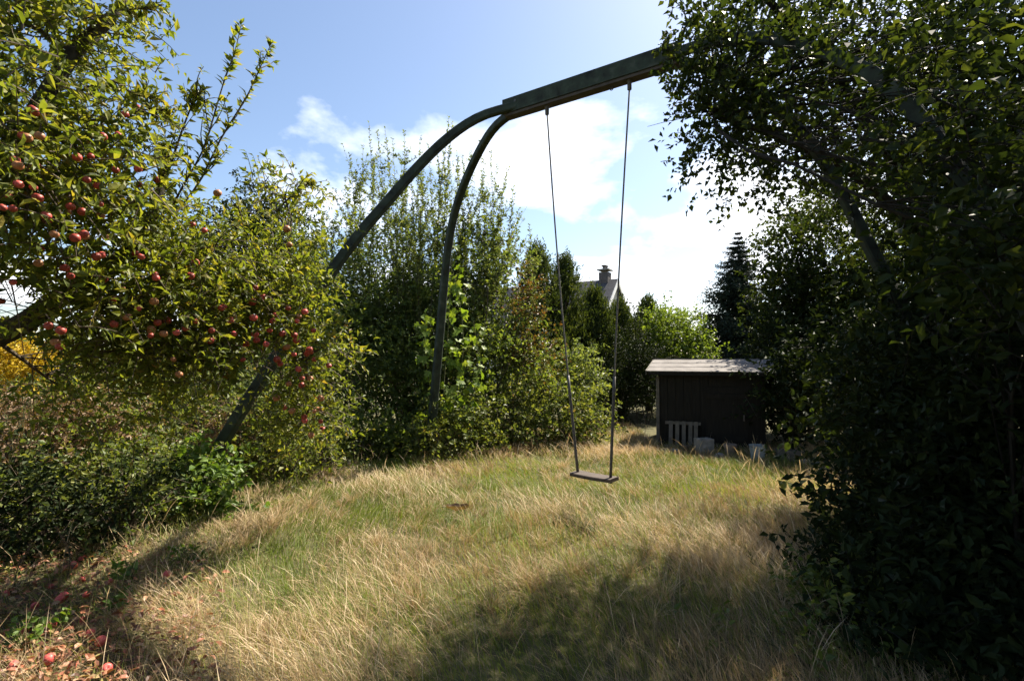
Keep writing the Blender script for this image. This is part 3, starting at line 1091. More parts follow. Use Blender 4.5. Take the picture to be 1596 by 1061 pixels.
    spots = [(95, 515, 2.75), (93, 540, 2.85), (178, 505, 3.1), (243, 433, 3.1), (410, 463, 3.9), (449, 480, 4.05), (463, 500, 4.1), (330, 515, 3.55), (318, 242, 3.35),
             (316, 277, 3.38), (328, 275, 3.4), (339, 301, 3.5), (245, 280, 3.2), (447, 357, 4.1), (378, 560, 3.9), (425, 500, 4.0), (447, 540, 4.15), (458, 552, 4.15),
             (462, 530, 4.1), (450, 598, 4.25), (485, 678, 4.4), (490, 640, 4.4), (482, 545, 4.2), (235, 523, 3.25), (255, 520, 3.3), (275, 518, 3.3), (297, 430, 3.4),
             (160, 213, 2.75), (42, 215, 2.4), (62, 212, 2.4), (52, 172, 2.4), (195, 178, 2.85), (66, 57, 2.5), (28, 258, 2.3), (28, 287, 2.3), (52, 292, 2.35),
             (135, 280, 2.65), (110, 322, 2.6), (72, 336, 2.5), (155, 318, 2.7), (85, 365, 2.5), (130, 365, 2.65), (20, 325, 2.3), (165, 370, 2.8), (150, 400, 2.8),
             (120, 245, 2.65), (365, 520, 3.8), (400, 530, 3.95), (432, 560, 4.1), (465, 575, 4.2), (440, 520, 4.05), (420, 515, 4.0), (395, 495, 3.9), (345, 480, 3.6),
             (305, 500, 3.5), (215, 480, 3.2), (190, 450, 3.1), (240, 470, 3.2), (470, 600, 4.3), (490, 560, 4.2), (455, 640, 4.3), (475, 655, 4.35), (500, 620, 4.4),
             (60, 410, 2.7), (110, 430, 2.8), (20, 440, 2.7), (270, 560, 3.5), (220, 400, 3.1), (300, 350, 3.5), (180, 265, 2.8), (10, 130, 2.3), (75, 130, 2.5)]
    extra = [(x_ + rng.normal() * 22, y_ + rng.normal() * 18, d_ + rng.normal() * .08) for x_, y_, d_ in spots if not (300 < x_ < 345 and y_ < 310)]
    spots = [(x_, y_, d_ - .08) for x_, y_, d_ in spots] + extra
    # fruit hangs only where there is foliage to carry it
    spots = [q for q in spots if not (q[0] < 200 and q[1] < 165) and np.sum(np.linalg.norm(lv[0] - ray_at(*q), axis=1) < .14) > 7]
    # leaves turn aside where fruit hangs, and thin out before the swing leg
    gx, gy = to_px(lv[0])
    w_ = lv[0][:, 1]
    ok = np.ones(len(gx), bool)
    for x_, y_, d_ in spots:
        near = (np.hypot(gx - x_, gy - y_) < 17) & (w_ < d_ + .05)
        ok &= ~(near & (rng.random(len(gx)) < .4))
    t_ = np.clip(((gx - 415) * (325 - 415) + (gy - 570) * (715 - 570)) / (90 ** 2 + 145 ** 2), 0, 1)
    ok &= ~((np.hypot(gx - 415 + 90 * t_, gy - 570 - 145 * t_) < 34) & (rng.random(len(gx)) < .85))
    lv = pick_leaves(lv, ok)
    lv = leaf_parts(tr, lv, 300, 'apple', T_FOLD, .44, M['apple_leaf'])
    mb = MB()
    add_leaves(mb, lv, T_MID, .46)
    part('crown', mb, M['apple_leaf'], tr, stuff=True)
    # apples: seen ones first
    am = [apple_mesh('apple_fruit', k) for k in ('apple_red', 'apple_blush', 'apple_pink')]
    for i, (px, py, d) in enumerate(spots):
        p = ray_at(px, py, d)
        o = link_mesh('apple', am[int(rng.choice(3, p=[.55, .22, .23]))], tr)
        s = (.024 + .0065 * d) * (.8 + .4 * rng.random())
        o.location = Vector(p - base)
        o.scale = (s, s, s)
        o.rotation_euler = (rng.normal() * .35, rng.normal() * .35, rng.random() * 6.28)


build_apple_tree()


# ------------------------------------------------------------------ fallen apples
def fallen():
    rng = np.random.default_rng(31)
    am = [apple_mesh('fallen_apple_fruit', 'apple_pink'), apple_mesh('fallen_apple_fruit', 'apple_red')]
    spots = [(114, 888, 'fallen red apple lying alone at the dark edge under the apple tree'),
             (99, 935, 'upper of two touching fallen apples on the leaf litter at left'),
             (93, 940, 'lower of two touching fallen apples on the leaf litter at left'),
             (38, 984, 'fallen pink red apple nearest the left edge of the picture'),
             (80, 979, 'fallen red apple just right of the leftmost fallen apple'),
             (157, 1007, 'fallen pink apple at the edge of the dry grass, low left'),
             (166, 1050, 'fallen pink apple closest to the camera at the bottom edge'),
             (260, 908, 'rightmost fallen apple, half hidden among brown leaves'),
             (76, 1035, 'fallen pale blushed apple low in the bottom left corner'),
             (140, 995, 'dull red fallen apple sunk in the litter beside the pink one'),
             (20, 1046, 'fallen brownish apple in the extreme bottom left corner'),
             (128, 877, 'small orange red fallen apple behind the lone one at the dark edge')]
    spots += [(float(rng.random() * 190), float(900 + rng.random() * 140), 'small fallen apple half sunk in the leaf litter at lower left') for k in range(9)]
    for px, py, lab in spots:
        d = EYE * F / (py - HORIZON)
        p = ray_at(px, py, d)
        o = link_mesh('fallen_apple', am[0 if rng.random() < .7 else 1])
        s = .048 + .010 * rng.random()
        sunk = lab.startswith('small fallen apple half')
        s *= .8 if sunk else 1
        p[2] = float(ground_z(p[0], p[1])) + s * .42 + (.03 if sunk else .05)
        o.location = p
        o.scale = (s, s, s)
        o.rotation_euler = (rng.random() * 2.4, rng.random() * 1.2, rng.random() * 6)
        tag(o, lab, 'apple', 'fallen apples under the apple tree')


fallen()


# ------------------------------------------------------------------ trees and bushes
def big_tree():
    """broad plum tree on the right; its crown hangs over the right end of the swing"""
    rng = np.random.default_rng(41)
    base = np.array([6.0, 6.6, 0.0])
    base[2] = float(ground_z(6.0, 6.6)) - .03
    tr = thing('plum_tree', base, 'big broadleaved tree on the right whose crown hides the end of the swing beam', 'tree')
    E = [ell(1105, 50, 4.3, 75, 75, .55), ell(1095, 175, 4.2, 62, 62, .45), ell(1150, 235, 4.6, 62, 55, .5), ell(1180, 120, 5.0, 95, 95, .7),
         ell(1230, 30, 5.2, 130, 70, .8), ell(1265, 215, 5.6, 90, 75, .8), ell(1340, 110, 5.6, 130, 110, .9), ell(1385, 280, 6.2, 100, 80, .9),
         ell(1460, 60, 5.4, 140, 120, .9), ell(1500, 220, 5.8, 120, 110, .9), ell(1570, 120, 4.6, 120, 150, .9), ell(1560, 330, 5.0, 90, 100, .8),
         ell(1470, 380, 6.4, 100, 70, .8), ell(1300, 310, 7.0, 70, 55, .7), ell(1200, 275, 5.4, 35, 25, .3),
         (np.array([6.1, 6.0, 6.4]), np.array([1.9, 1.8, 1.1]), 4.0),
         (np.array([6.2, 4.0, 5.0]), np.array([1.6, 1.8, 1.5]), 4.0), (np.array([7.5, 6.5, 4.5]), np.array([1.6, 2.0, 1.8]), 4.0),
         (np.array([5.2, 2.6, 4.6]), np.array([1.6, 1.6, 1.2]), 6.0), (np.array([4.6, 1.0, 4.4]), np.array([1.5, 1.5, 1.2]), 6.0),
         (np.array([7.6, 9.2, 4.2]), np.array([1.3, 1.3, 1.4]), 2.0), (np.array([3.4, 1.2, 4.3]), np.array([1.1, 1.0, .6]), 3.4)]
    E += [ell(1120, 60, 3.7, 62, 60, .4), ell(1200, 70, 3.6, 80, 60, .4, .28), ell(1300, 60, 3.4, 90, 55, .4, .25), ell(1420, 90, 3.0, 80, 60, .35, .15), ell(1090, 120, 3.9, 52, 45, .3),
          ell(1160, 170, 4.0, 60, 50, .35), ell(1400, 200, 3.6, 60, 60, .35, .15), ell(1520, 180, 2.7, 90, 100, .35, .15), ell(1320, 230, 4.0, 60, 60, .35, .15), ell(1590, 300, 2.5, 60, 110, .3), ell(1440, 140, 2.75, 75, 75, .3, .15), ell(1545, 290, 2.35, 75, 90, .3), ell(1350, 90, 3.1, 80, 60, .3, .15),
          (np.array([5.2, 4.4, 6.6]), np.array([1.6, 1.5, .8]), 3.5), ell(1560, 400, 2.15, 60, 90, .2, .4), ell(1480, 230, 2.45, 60, 75, .2, .4)]  # the high clump is out of view, added to shade the leaves below
    tw, lv, pick = foliage(rng, E, 11000, .28, 8, .064, up=.1, droop=.22, shell=.55, spread=.85, flat=.55, rough=.28, clump=4)
    fork = np.array([5.7, 6.3, 1.9])
    b = MB()
    b.tubes(catmull([base - np.array([0, 0, .05]), base + np.array([-.08, -.05, .9]), fork], 12), np.linspace(.20, .13, 12), 12)
    part('trunk', b, M['dark_bark'], tr, smooth=True)
    limbs = [[fork, np.array([4.9, 6.0, 3.2]), np.array([3.8, 5.5, 4.3]), np.array([2.7, 5.0, 5.0]), np.array([1.9, 4.6, 5.3])],
             [fork, np.array([5.5, 5.6, 3.4]), np.array([4.8, 4.6, 4.6]), np.array([4.2, 3.4, 5.2]), np.array([4.0, 2.0, 5.0])],
             [fork, np.array([5.9, 6.6, 3.6]), np.array([5.7, 6.8, 5.2]), np.array([5.4, 6.9, 6.8])],
             [fork, np.array([4.8, 5.9, 2.9]), np.array([3.6, 5.3, 3.5]), np.array([2.5, 4.8, 3.7]), np.array([1.8, 4.5, 3.75])],
             [fork, np.array([6.6, 5.8, 3.0]), np.array([6.8, 4.6, 4.2]), np.array([6.4, 3.2, 5.0])]]
    ap = []
    for L_ in limbs:
        cv = catmull(L_, 20)
        ap.append(cv)
        b = MB()
        b.tubes(cv, np.linspace(.085, .02, 20), 9)
        part('limb', b, M['dark_bark'], tr, smooth=True)
    bw = MB()
    scaffold(bw, np.concatenate(ap), E, tw, pick, rng, .014, 14)
    tx, ty = to_px(tw[:, 3])
    bw.tubes(tw[(tx > 1045) | (ty < -60)][::3], np.linspace(.004, .0016, 4)[None], 3)
    part('branchwork', bw, M['dark_bark'], tr, stuff=True)
    gx, gy = to_px(lv[0])
    lv = pick_leaves(lv, (gx > 1032 + 14 * np.sin(gy * .05)) | (gy < -40))
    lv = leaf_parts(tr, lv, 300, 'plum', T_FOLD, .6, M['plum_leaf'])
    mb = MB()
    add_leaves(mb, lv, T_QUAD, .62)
    part('crown', mb, M['plum_leaf'], tr, stuff=True)


big_tree()

# right foreground bush, in deep shade
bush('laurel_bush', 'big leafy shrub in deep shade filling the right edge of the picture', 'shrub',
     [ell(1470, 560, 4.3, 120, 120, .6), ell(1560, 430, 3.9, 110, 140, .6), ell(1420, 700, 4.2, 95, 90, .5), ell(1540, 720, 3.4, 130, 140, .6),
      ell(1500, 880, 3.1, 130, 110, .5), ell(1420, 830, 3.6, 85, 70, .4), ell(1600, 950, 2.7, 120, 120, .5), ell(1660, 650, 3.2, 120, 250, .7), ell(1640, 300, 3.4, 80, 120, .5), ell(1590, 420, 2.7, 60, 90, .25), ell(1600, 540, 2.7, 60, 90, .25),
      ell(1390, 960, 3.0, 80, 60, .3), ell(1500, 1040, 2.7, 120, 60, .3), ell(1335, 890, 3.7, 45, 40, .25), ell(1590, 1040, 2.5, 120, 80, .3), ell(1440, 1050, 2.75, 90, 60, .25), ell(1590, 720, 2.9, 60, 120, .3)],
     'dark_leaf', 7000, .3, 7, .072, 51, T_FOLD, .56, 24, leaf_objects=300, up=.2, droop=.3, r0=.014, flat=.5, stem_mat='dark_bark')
# broadleaf shrubs behind
bush('hazel_bush', 'backlit broadleaved shrub rising behind the right end of the shed', 'shrub',
     [ell(1245, 400, 11.0, 62, 55, .8), ell(1225, 480, 11.0, 48, 60, .7), ell(1310, 430, 10.6, 80, 80, 1.0), ell(1280, 530, 10.8, 70, 60, .9), ell(1390, 480, 9.6, 100, 110, 1.0), ell(1260, 345, 11.0, 45, 28, .5)],
     'plum_leaf', 3600, .35, 7, .095, 52, T_QUAD, .65, 18, up=.25, droop=.15, r0=.03)
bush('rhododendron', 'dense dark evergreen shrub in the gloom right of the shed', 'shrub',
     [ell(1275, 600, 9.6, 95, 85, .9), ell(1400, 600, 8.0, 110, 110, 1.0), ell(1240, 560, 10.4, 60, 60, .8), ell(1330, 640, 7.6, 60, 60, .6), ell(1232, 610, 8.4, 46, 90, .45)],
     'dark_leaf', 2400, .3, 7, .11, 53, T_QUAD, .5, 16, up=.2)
bush('elder_sapling', 'young shrub with rounded leaves standing out against the dark gap', 'shrub',
     [ell(1345, 625, 5.4, 45, 60, .3), ell(1370, 690, 5.2, 50, 50, .3)],
     'plum_leaf', 190, .28, 6, .10, 54, T_FOLD, .66, 8, up=.3)

# tall loose shrub, upright shoots against the sky
def tall_shrub():
    rng = np.random.default_rng(61)
    base = ray_at(660, 690, 10.2)
    base[2] = float(ground_z(base[0], base[1])) - .03
    tr = thing('tall_shrub', base, 'tall overgrown shrub with feathery upright shoots behind the left swing legs', 'shrub')
    tops = [(525, 330), (540, 290), (553, 262), (566, 225), (575, 192), (588, 205), (600, 200), (612, 215), (625, 250), (640, 260), (655, 212), (668, 225), (682, 230),
            (700, 182), (705, 190), (690, 215), (720, 240), (735, 235), (748, 215), (765, 235), (775, 255), (790, 262), (800, 290), (812, 330), (825, 350),
            (505, 360), (515, 345), (545, 240), (630, 205), (660, 250), (712, 260), (580, 250), (600, 260), (756, 270), (783, 300), (740, 300), (650, 300), (560, 300)]
    bw = MB()
    lvs = []
    main = []
    for rep in range(2):
        for (px, py) in tops:
            if rep:
                px, py = px + rng.normal() * 14, py + 25 + rng.random() * 90
            d = 10.2 + rng.normal() * .55
            tip = ray_at(px, py, d)
            st = base + (tip - base) * np.array([.45, .45, 0]) + np.array([rng.normal() * .2, rng.normal() * .25, .9 + rng.random() * .8])
            mid = (st * .5 + tip * .5) + np.array([(tip[0] - base[0]) * .14, 0, 0]) + rng.normal(size=3) * np.array([.15, .12, .1])
            cv = catmull([st, mid, tip], 12)
            main.append(st)
            bw.tubes(cv, np.linspace(.009, .002, 12), 4)
            lvs.append(shoot_leaves(rng, cv[1:], 200, .10, .55))
            for k in range(15):
                i = rng.integers(1, 10)
                ln = .25 + rng.random() * .6
                dr = unit(np.array([rng.normal() * .6, rng.normal() * .5, 1.0]))
                sp = np.linspace(0, 1, 5)[:, None] * dr * ln + cv[i]
                sp[:, :2] += (np.linspace(0, 1, 5) ** .5)[:, None] * rng.normal(size=2) * .08
                bw.tubes(sp, np.linspace(.0035, .0014, 5), 3)
                lvs.append(shoot_leaves(rng, sp, 26, .085, .55))
    for st in main:
        pts = branch(base + np.array([rng.normal() * .3, rng.normal() * .2, 0]), st, rng, 6, .06)
        bw.tubes(pts, np.linspace(.028, .013, 6), 5)
    part('branchwork', bw, M['twig'], tr, stuff=True)
    mb = MB()
    add_leaves(mb, join(*lvs), T_QUAD, .46)
    part('foliage', mb, M['willow_leaf'], tr, stuff=True)


tall_shrub()

bush('dogwood_bush', 'dense dark green shrub behind the far left swing leg', 'shrub',
     [ell(590, 520, 9.9, 100, 120, .9), ell(540, 590, 8.9, 60, 100, .7), ell(660, 470, 10.3, 90, 90, .8), ell(640, 600, 9.4, 80, 90, .7), ell(520, 480, 9.6, 45, 90, .6)],
     'shrub_leaf', 3900, .32, 7, .08, 62, T_QUAD, .55, 22, up=.4, r0=.022, clump=18)
bush('hawthorn_bush', 'mid green shrub right of the climbing vine', 'shrub',
     [ell(745, 470, 10.0, 75, 95, .8), ell(760, 570, 9.6, 85, 85, .7), ell(700, 560, 9.5, 60, 100, .6)],
     'shrub_leaf', 1900, .3, 7, .078, 63, T_QUAD, .6, 14, up=.3, r0=.02, clump=20)
bush('guelder_bush', 'shrub with yellow and rusty red autumn leaves before the conifers', 'shrub',
     [ell(808, 500, 10.2, 38, 55, .5), ell(825, 570, 10.0, 42, 50, .5), ell(790, 440, 10.6, 35, 45, .5)],
     'autumn_leaf', 560, .3, 7, .075, 64, T_QUAD, .62, 10, up=.3, clump=18)
for i, (e, lab, m_, n_, s_) in enumerate([
        ([ell(560, 680, 7.9, 75, 42, .5), ell(620, 690, 8.2, 50, 35, .4)], 'low bramble in shade left of the far swing leg', 'shrub_leaf', 620, 71),
        ([ell(672, 680, 7.7, 36, 20, .25), ell(700, 665, 8.3, 60, 40, .4), ell(745, 670, 8.6, 55, 40, .5)], 'sunlit bramble with pale leaves at the foot of the far swing leg', 'bramble_leaf', 760, 72),
        ([ell(830, 640, 9.2, 70, 50, .5), ell(795, 660, 8.9, 50, 38, .4)], 'yellowing bramble left of the swing ropes', 'bramble_leaf', 520, 73),
        ([ell(905, 640, 9.3, 34, 50, .4), ell(890, 670, 9.0, 36, 28, .4)], 'bright yellow green bramble seen between the swing ropes', 'bramble_leaf', 480, 74),
        ([ell(915, 595, 10.2, 32, 40, .4), ell(890, 580, 10.6, 30, 36, .4)], 'grey green shrub seen between the ropes before the conifers', 'willow_leaf', 420, 75)]):
    bush('bramble_bush', lab, 'bramble', e, m_, n_, .26, 7, .07, s_, T_QUAD, .66, 10, group='brambles along the hedge', up=.2, droop=.5, floor=.02)

# left undergrowth
bush('nettle_clump', 'bright green nettle clump sunlit at the grass edge by the near left swing leg', 'nettles',
     [ell(345, 765, 5.2, 42, 34, .25), ell(310, 740, 5.3, 30, 26, .2), ell(375, 790, 5.1, 24, 16, .15)], 'nettle_leaf', 190, .18, 6, .075, 81, T_FOLD, .6, 12, stem_mat='green_stem', up=.5)
for i, (e, lab, m_, n_, s_, L_) in enumerate([
        ([ell(160, 750, 4.9, 110, 50, .45), ell(50, 800, 4.4, 100, 50, .35), ell(180, 790, 4.5, 60, 40, .3), ell(90, 770, 4.6, 80, 45, .35)], 'dark bramble thicket in shade at the left edge', 'bramble_leaf', 420, 82, .05),
        ([ell(235, 755, 5.4, 60, 40, .3), ell(190, 700, 6.0, 80, 40, .5)], 'dark bramble under the apple crown left of the near swing leg', 'bramble_leaf', 480, 83, .055),
        ([ell(440, 690, 6.6, 60, 50, .4), ell(400, 660, 6.9, 50, 50, .4)], 'bramble growing just right of the near left swing leg', 'bramble_leaf', 560, 84, .07),
        ([ell(300, 640, 7.4, 110, 70, .7), ell(180, 630, 7.8, 110, 60, .7)], 'loose green bramble behind the near left swing leg', 'bramble_leaf', 950, 85, .075),
        ([ell(60, 810, 4.3, 100, 40, .3), ell(180, 795, 4.5, 60, 32, .3), ell(-20, 780, 4.5, 70, 60, .3)], 'lowest bramble tangle, shade put into its dark leaf colour, at the left edge above the fallen apples', 'dark_leaf', 620, 92, .055),  # near-black leaf colour stands in for shade on this tangle
        ([ell(110, 720, 5.3, 110, 50, .4), ell(230, 760, 5.0, 60, 40, .3)], 'sparse green bramble sprays, lighter coloured as if sunlit, growing out of the dark thicket at left', 'shrub_leaf', 420, 91, .055),  # lighter leaf colour stands for sunlit leaves over the dark tangle
        ([ell(490, 720, 6.9, 40, 26, .3)], 'small bramble where the undergrowth meets the dry grass', 'bramble_leaf', 200, 86, .06)]):
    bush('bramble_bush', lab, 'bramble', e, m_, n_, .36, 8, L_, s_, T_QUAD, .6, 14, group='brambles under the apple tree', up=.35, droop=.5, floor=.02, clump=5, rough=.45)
bush('dead_bracken', 'brown withered bracken patch at the left edge under the apple tree', 'bracken',
     [ell(50, 680, 5.2, 90, 45, .4), ell(150, 675, 5.6, 60, 36, .35)], 'dead_brown', 900, .25, 8, .055, 87, T_QUAD, .4, 12, up=.3)
bush('dry_dock', 'rusty brown dead dock stalks behind the near left swing leg', 'dock',
     [ell(360, 690, 6.6, 60, 40, .4)], 'dead_brown', 420, .22, 7, .05, 88, T_QUAD, .4, 10, up=.6)
bush('goldenrod', 'golden yellow flowering clump glowing at the left edge below the bough', 'goldenrod',
     [ell(25, 565, 4.6, 42, 24, .25), ell(50, 555, 4.7, 22, 16, .2), ell(-20, 570, 4.6, 40, 26, .2)], 'golden', 460, .14, 9, .035, 89, T_QUAD, .5, 10, stem_mat='green_stem', up=.5, r0=.004, clump=6)
bush('hedge_bush', 'dark hedge shrub far behind the apple tree at left', 'shrub',
     [ell(60, 610, 9.5, 130, 60, .8), ell(230, 580, 10.0, 120, 80, .8), ell(380, 560, 10.0, 110, 100, .8), ell(470, 470, 10.8, 60, 120, .7)],
     'shrub_leaf', 2600, .3, 7, .08, 90, T_QUAD, .6, 16, up=.3)


# climbing vine on the far-left leg
def vine():
    rng = np.random.default_rng(95)
    base = ray_at(700, 690, 8.3)
    base[2] = float(ground_z(base[0], base[1])) - .02
    tr = thing('climbing_vine', base, 'climbing vine with big bright green leaves right of the far swing leg', 'vine')
    lv = []
    for pxs in ([(690, 690), (692, 600), (698, 520), (702, 440), (708, 360)], [(695, 690), (712, 610), (722, 540), (716, 470), (705, 420)], [(688, 690), (670, 600), (662, 540), (664, 490)],
                [(700, 690), (735, 620), (745, 560), (738, 500)]):
        cv = catmull([ray_at(px, py, 8.2 + rng.normal() * .1) for px, py in pxs], 18)
        b = MB()
        b.tubes(cv, np.linspace(.010, .004, 18), 5)
        part('stem', b, M['green_stem'], tr)
        P, D, Nn, L, tone = shoot_leaves(rng, cv[2:], 50, .17, .1)
        P = P + rng.normal(size=P.shape) * np.array([.10, .10, .05])
        Nn = unit(np.array([.15, -.6, .75]) + rng.normal(size=P.shape) * .45)
        D = unit(rng.normal(size=P.shape) * .6 + np.array([0, -.3, -.6]))
        lv.append((P, D, Nn, L, tone))
    leaf_parts(tr, join(*lv), 300, 'vine', T_LOBE, 1.0, M['vine_leaf'])


vine()


def bindweed():
    rng = np.random.default_rng(96)
    base = ray_at(1300, 800, 5.2)
    base[2] = float(ground_z(base[0], base[1]))
    tr = thing('bindweed', base, 'trailing stem of dark green heart shaped leaves reaching over the dry grass', 'bindweed')
    lv = []
    for pxs in ([(1350, 850), (1320, 790), (1275, 765), (1240, 755), (1212, 748)], [(1345, 860), (1335, 800), (1345, 765), (1342, 740)], [(1300, 830), (1290, 795), (1265, 780)]):
        cv = catmull([ray_at(px, py, 4.6) for px, py in pxs], 14)
        cv[0, 2] = 0
        b = MB()
        b.tubes(cv, np.linspace(.006, .003, 14), 5)
        part('stem', b, M['green_stem'], tr)
        P, D, Nn, L, tone = shoot_leaves(rng, cv[1:], 20, .115, .2)
        D = unit(rng.normal(size=P.shape) * .5 + np.array([0, -.2, -.6]))
        Nn = unit(np.array([.1, -.7, .5]) + rng.normal(size=P.shape) * .4)
        lv.append((P, D, Nn, L, tone))
    leaf_parts(tr, join(*lv), 300, 'bindweed', T_FOLD, .75, M['shrub_leaf'])


bindweed()


# conifers
def thuja(px, top, d, half_px, label, seed, material='conifer_leaf'):
    rng = np.random.default_rng(seed)
    tip = ray_at(px, top, d)
    base = np.array([tip[0], tip[1], 0.0])
    base[2] = float(ground_z(base[0], base[1])) - .03
    H, R = tip[2], half_px * d / F
    tr = thing('thuja_tree', base, label, 'conifer', 'thujas behind the hedge')
    b = MB()
    b.tubes(np.array([base, base + np.array([0, 0, H * .5]), tip - np.array([0, 0, .2])]), np.array([.12, .07, .015]), 8)
    part('trunk', b, M['bark'], tr, smooth=True)
    n = 240
    z = rng.random(n) ** .8
    rr = R * (1 - z ** 1.9) ** .9 * (.55 + .45 * rng.random(n))
    a = rng.random(n) * 6.283
    c = np.stack([base[0] + np.cos(a) * rr, base[1] + np.sin(a) * rr, .15 + z * (H - .35)], -1)
    E = [(q, np.array([.20, .20, .30]) * (.7 + .6 * rng.random()), 1.0) for q in c]
    tw, lv, pick = foliage(rng, E, 3600, .16, 7, .07, up=1.1, droop=-.1, shell=.5, spread=.45, flat=.1, rough=.2)
    P, D, Nn, L, tone = lv
    D = unit(D + np.array([0, 0, .7]))
    bw = MB()
    q = np.stack([np.stack([base + np.array([0, 0, e[0][2] * .8]), (base * np.array([1, 1, 0]) + e[0] * np.array([0, 0, 1])) * .5 + e[0] * .5, e[0]]) for e in E])
    bw.tubes(q, np.array([.014, .010, .005])[None], 4)
    part('branchwork', bw, M['bark'], tr, stuff=True)
    mb = MB()
    ct = rng.random(n)
    tone = np.clip(.5 * tone + .5 * np.repeat(ct[pick], 7), 0, 1)
    add_leaves(mb, (P, D, Nn, L, tone), T_QUAD, .4)
    part('crown', mb, M[material], tr, stuff=True)


thuja(838, 388, 12.6, 72, 'leftmost and tallest of the dark thujas behind the swing ropes', 101)
thuja(880, 402, 13.2, 60, 'thuja directly behind the left swing rope', 102)
thuja(925, 452, 13.6, 62, 'thuja just below the house chimney', 103)
thuja(968, 474, 14.2, 60, 'lowest thuja, behind the right swing rope', 104)
thuja(1010, 468, 15.2, 46, 'bushy green conifer left of the sunlit lime green shrub', 105)


def spruce(px, top, d, half_px, label, seed, name='spruce_tree', rows=26, zmin=.3, dens=1.0):
    rng = np.random.default_rng(seed)
    tip = ray_at(px, top, d)
    base = np.array([tip[0], tip[1], 0.0])
    base[2] = float(ground_z(base[0], base[1])) - .03
    H, R = tip[2], half_px * d / F
    tr = thing(name, base, label, 'conifer')
    b = MB()
    b.tubes(np.array([base, base + np.array([0, 0, H * .5]), tip]), np.array([.16, .09, .008]), 8)
    part('trunk', b, M['bark'], tr, smooth=True)
    bw = MB()
    lvs = []
    for i in range(rows):
        z = zmin + (H - zmin) * ((i + .6) / rows) ** .92
        r = R * (1 - (z / H)) ** .9 * 1.35 + .04
        nb = int((7 + rng.integers(0, 3)) * dens)
        for k in range(nb):
            a = rng.random() * 6.283
            rl = r * (.75 + .4 * rng.random())
            t = np.linspace(0, 1, 6)
            pts = np.stack([base[0] + np.cos(a) * rl * t, base[1] + np.sin(a) * rl * t, z + .10 - rl * .28 * t + rl * .22 * t ** 2.5], -1)
            bw.tubes(pts, np.linspace(.016, .004, 6), 4)
            n = int(26 + 60 * rl)
            P, D, Nn, L, tone = shoot_leaves(rng, pts, n, .05 + .09 * min(1, rl), .9)
            P = P + rng.normal(size=P.shape) * np.array([.06, .06, .04]) * (.15 + rl)
            D[:, 2] -= .35
            lvs.append((P, D, unit(Nn + np.array([0, 0, .5])), L, tone))
    part('branchwork', bw, M['bark'], tr, stuff=True)
    mb = MB()
    add_leaves(mb, join(*lvs), T_QUAD, .42)
    part('crown', mb, M['spruce_leaf'], tr, stuff=True)


spruce(1150, 366, 15.5, 96, 'dark spruce with a pointed top behind the shed', 111, rows=34, dens=1.6)
bush('lime_shrub', 'sunlit lime green shrub glowing behind the shed roof', 'shrub',
     [ell(1060, 525, 14.0, 45, 42, .7), ell(1085, 550, 13.6, 28, 26, .5), ell(1030, 510, 14.6, 32, 36, .6), ell(1040, 570, 13.6, 40, 40, .5)], 'lime_leaf', 1500, .3, 7, .085, 113, T_QUAD, .6, 12, up=.3)
bush('yew_bush', 'dark rounded shrub between the thujas and the shed', 'shrub',
     [ell(985, 560, 12.6, 40, 60, .7), ell(960, 610, 12.0, 45, 40, .6), ell(1010, 590, 12.4, 35, 50, .5)], 'dark_leaf', 1600, .25, 7, .06, 114, T_QUAD, .5, 10, up=.4)
bush('far_tree', 'dark round topped tree behind the apple tree', 'tree',
     [ell(410, 345, 13.0, 62, 40, 1.0), ell(395, 420, 13.0, 90, 70, 1.2), ell(470, 420, 13.4, 50, 50, 1.0), ell(300, 420, 13.0, 70, 70, 1.0)],
     'dark_leaf', 3400, .3, 7, .085, 115, T_QUAD, .6, 12, up=.3, r0=.05, crown_name='crown')
bush('far_hedge', 'dark far hedge closing the view behind the shed and spruce', 'hedge',
     [ell(1120, 560, 18.0, 120, 50, 1.2), ell(900, 570, 18.0, 140, 60, 1.2), ell(1300, 560, 17.0, 160, 80, 1.5), ell(1500, 540, 15.0, 200, 120, 1.5), ell(650, 570, 17.0, 200, 60, 1.5), ell(300, 580, 17.0, 260, 60, 1.5), ell(20, 575, 15.0, 160, 50, 1.5)],
     'shrub_leaf', 4000, .4, 6, .18, 116, T_QUAD, .6, 20, up=.3, r0=.05)


# unseen shrubs added behind and beside the camera to block sky light there
for i_, (c_, r_, lab_) in enumerate((((5.6, -1.0, 2.3), (1.8, 2.0, 2.6), 'tall dark unseen shrub added beside the camera at right to block sky light'),
                                     ((2.6, -4.2, 2.4), (2.4, 1.3, 2.7), 'tall dark unseen shrub added behind the camera to block sky light'),
                                     ((-3.4, -5.2, 2.2), (2.6, 1.4, 2.5), 'tall dark unseen shrub added behind the camera toward the apple tree, blocking sky light'),
                                     ((-8.6, 5.5, 1.5), (1.3, 2.6, 1.7), 'broad unseen evergreen shrub added beyond the apple trunk at left'))):
    bush('sky_block_shrub', lab_, 'shrub', [(np.array(c_), np.array(r_), 1.0)], 'dark_leaf', 2600, .35, 6, .16, 400 + i_, T_QUAD, .55, 10, group='unseen shrubs added to block sky light', r0=.04)

# ------------------------------------------------------------------ grass
GREEN = [(620, 720, 1.2), (700, 795, .9), (880, 740, .9), (960, 770, .7), (1210, 735, .8), (600, 800, .8), (470, 790, .7), (1050, 730, .7), (430, 880, .4), (840, 960, .55), (930, 860, .5), (760, 760, .6)]


def ground_px(px, py):
    d = EYE * F / (py - HORIZON)
    return (px - 798) / F * d, d


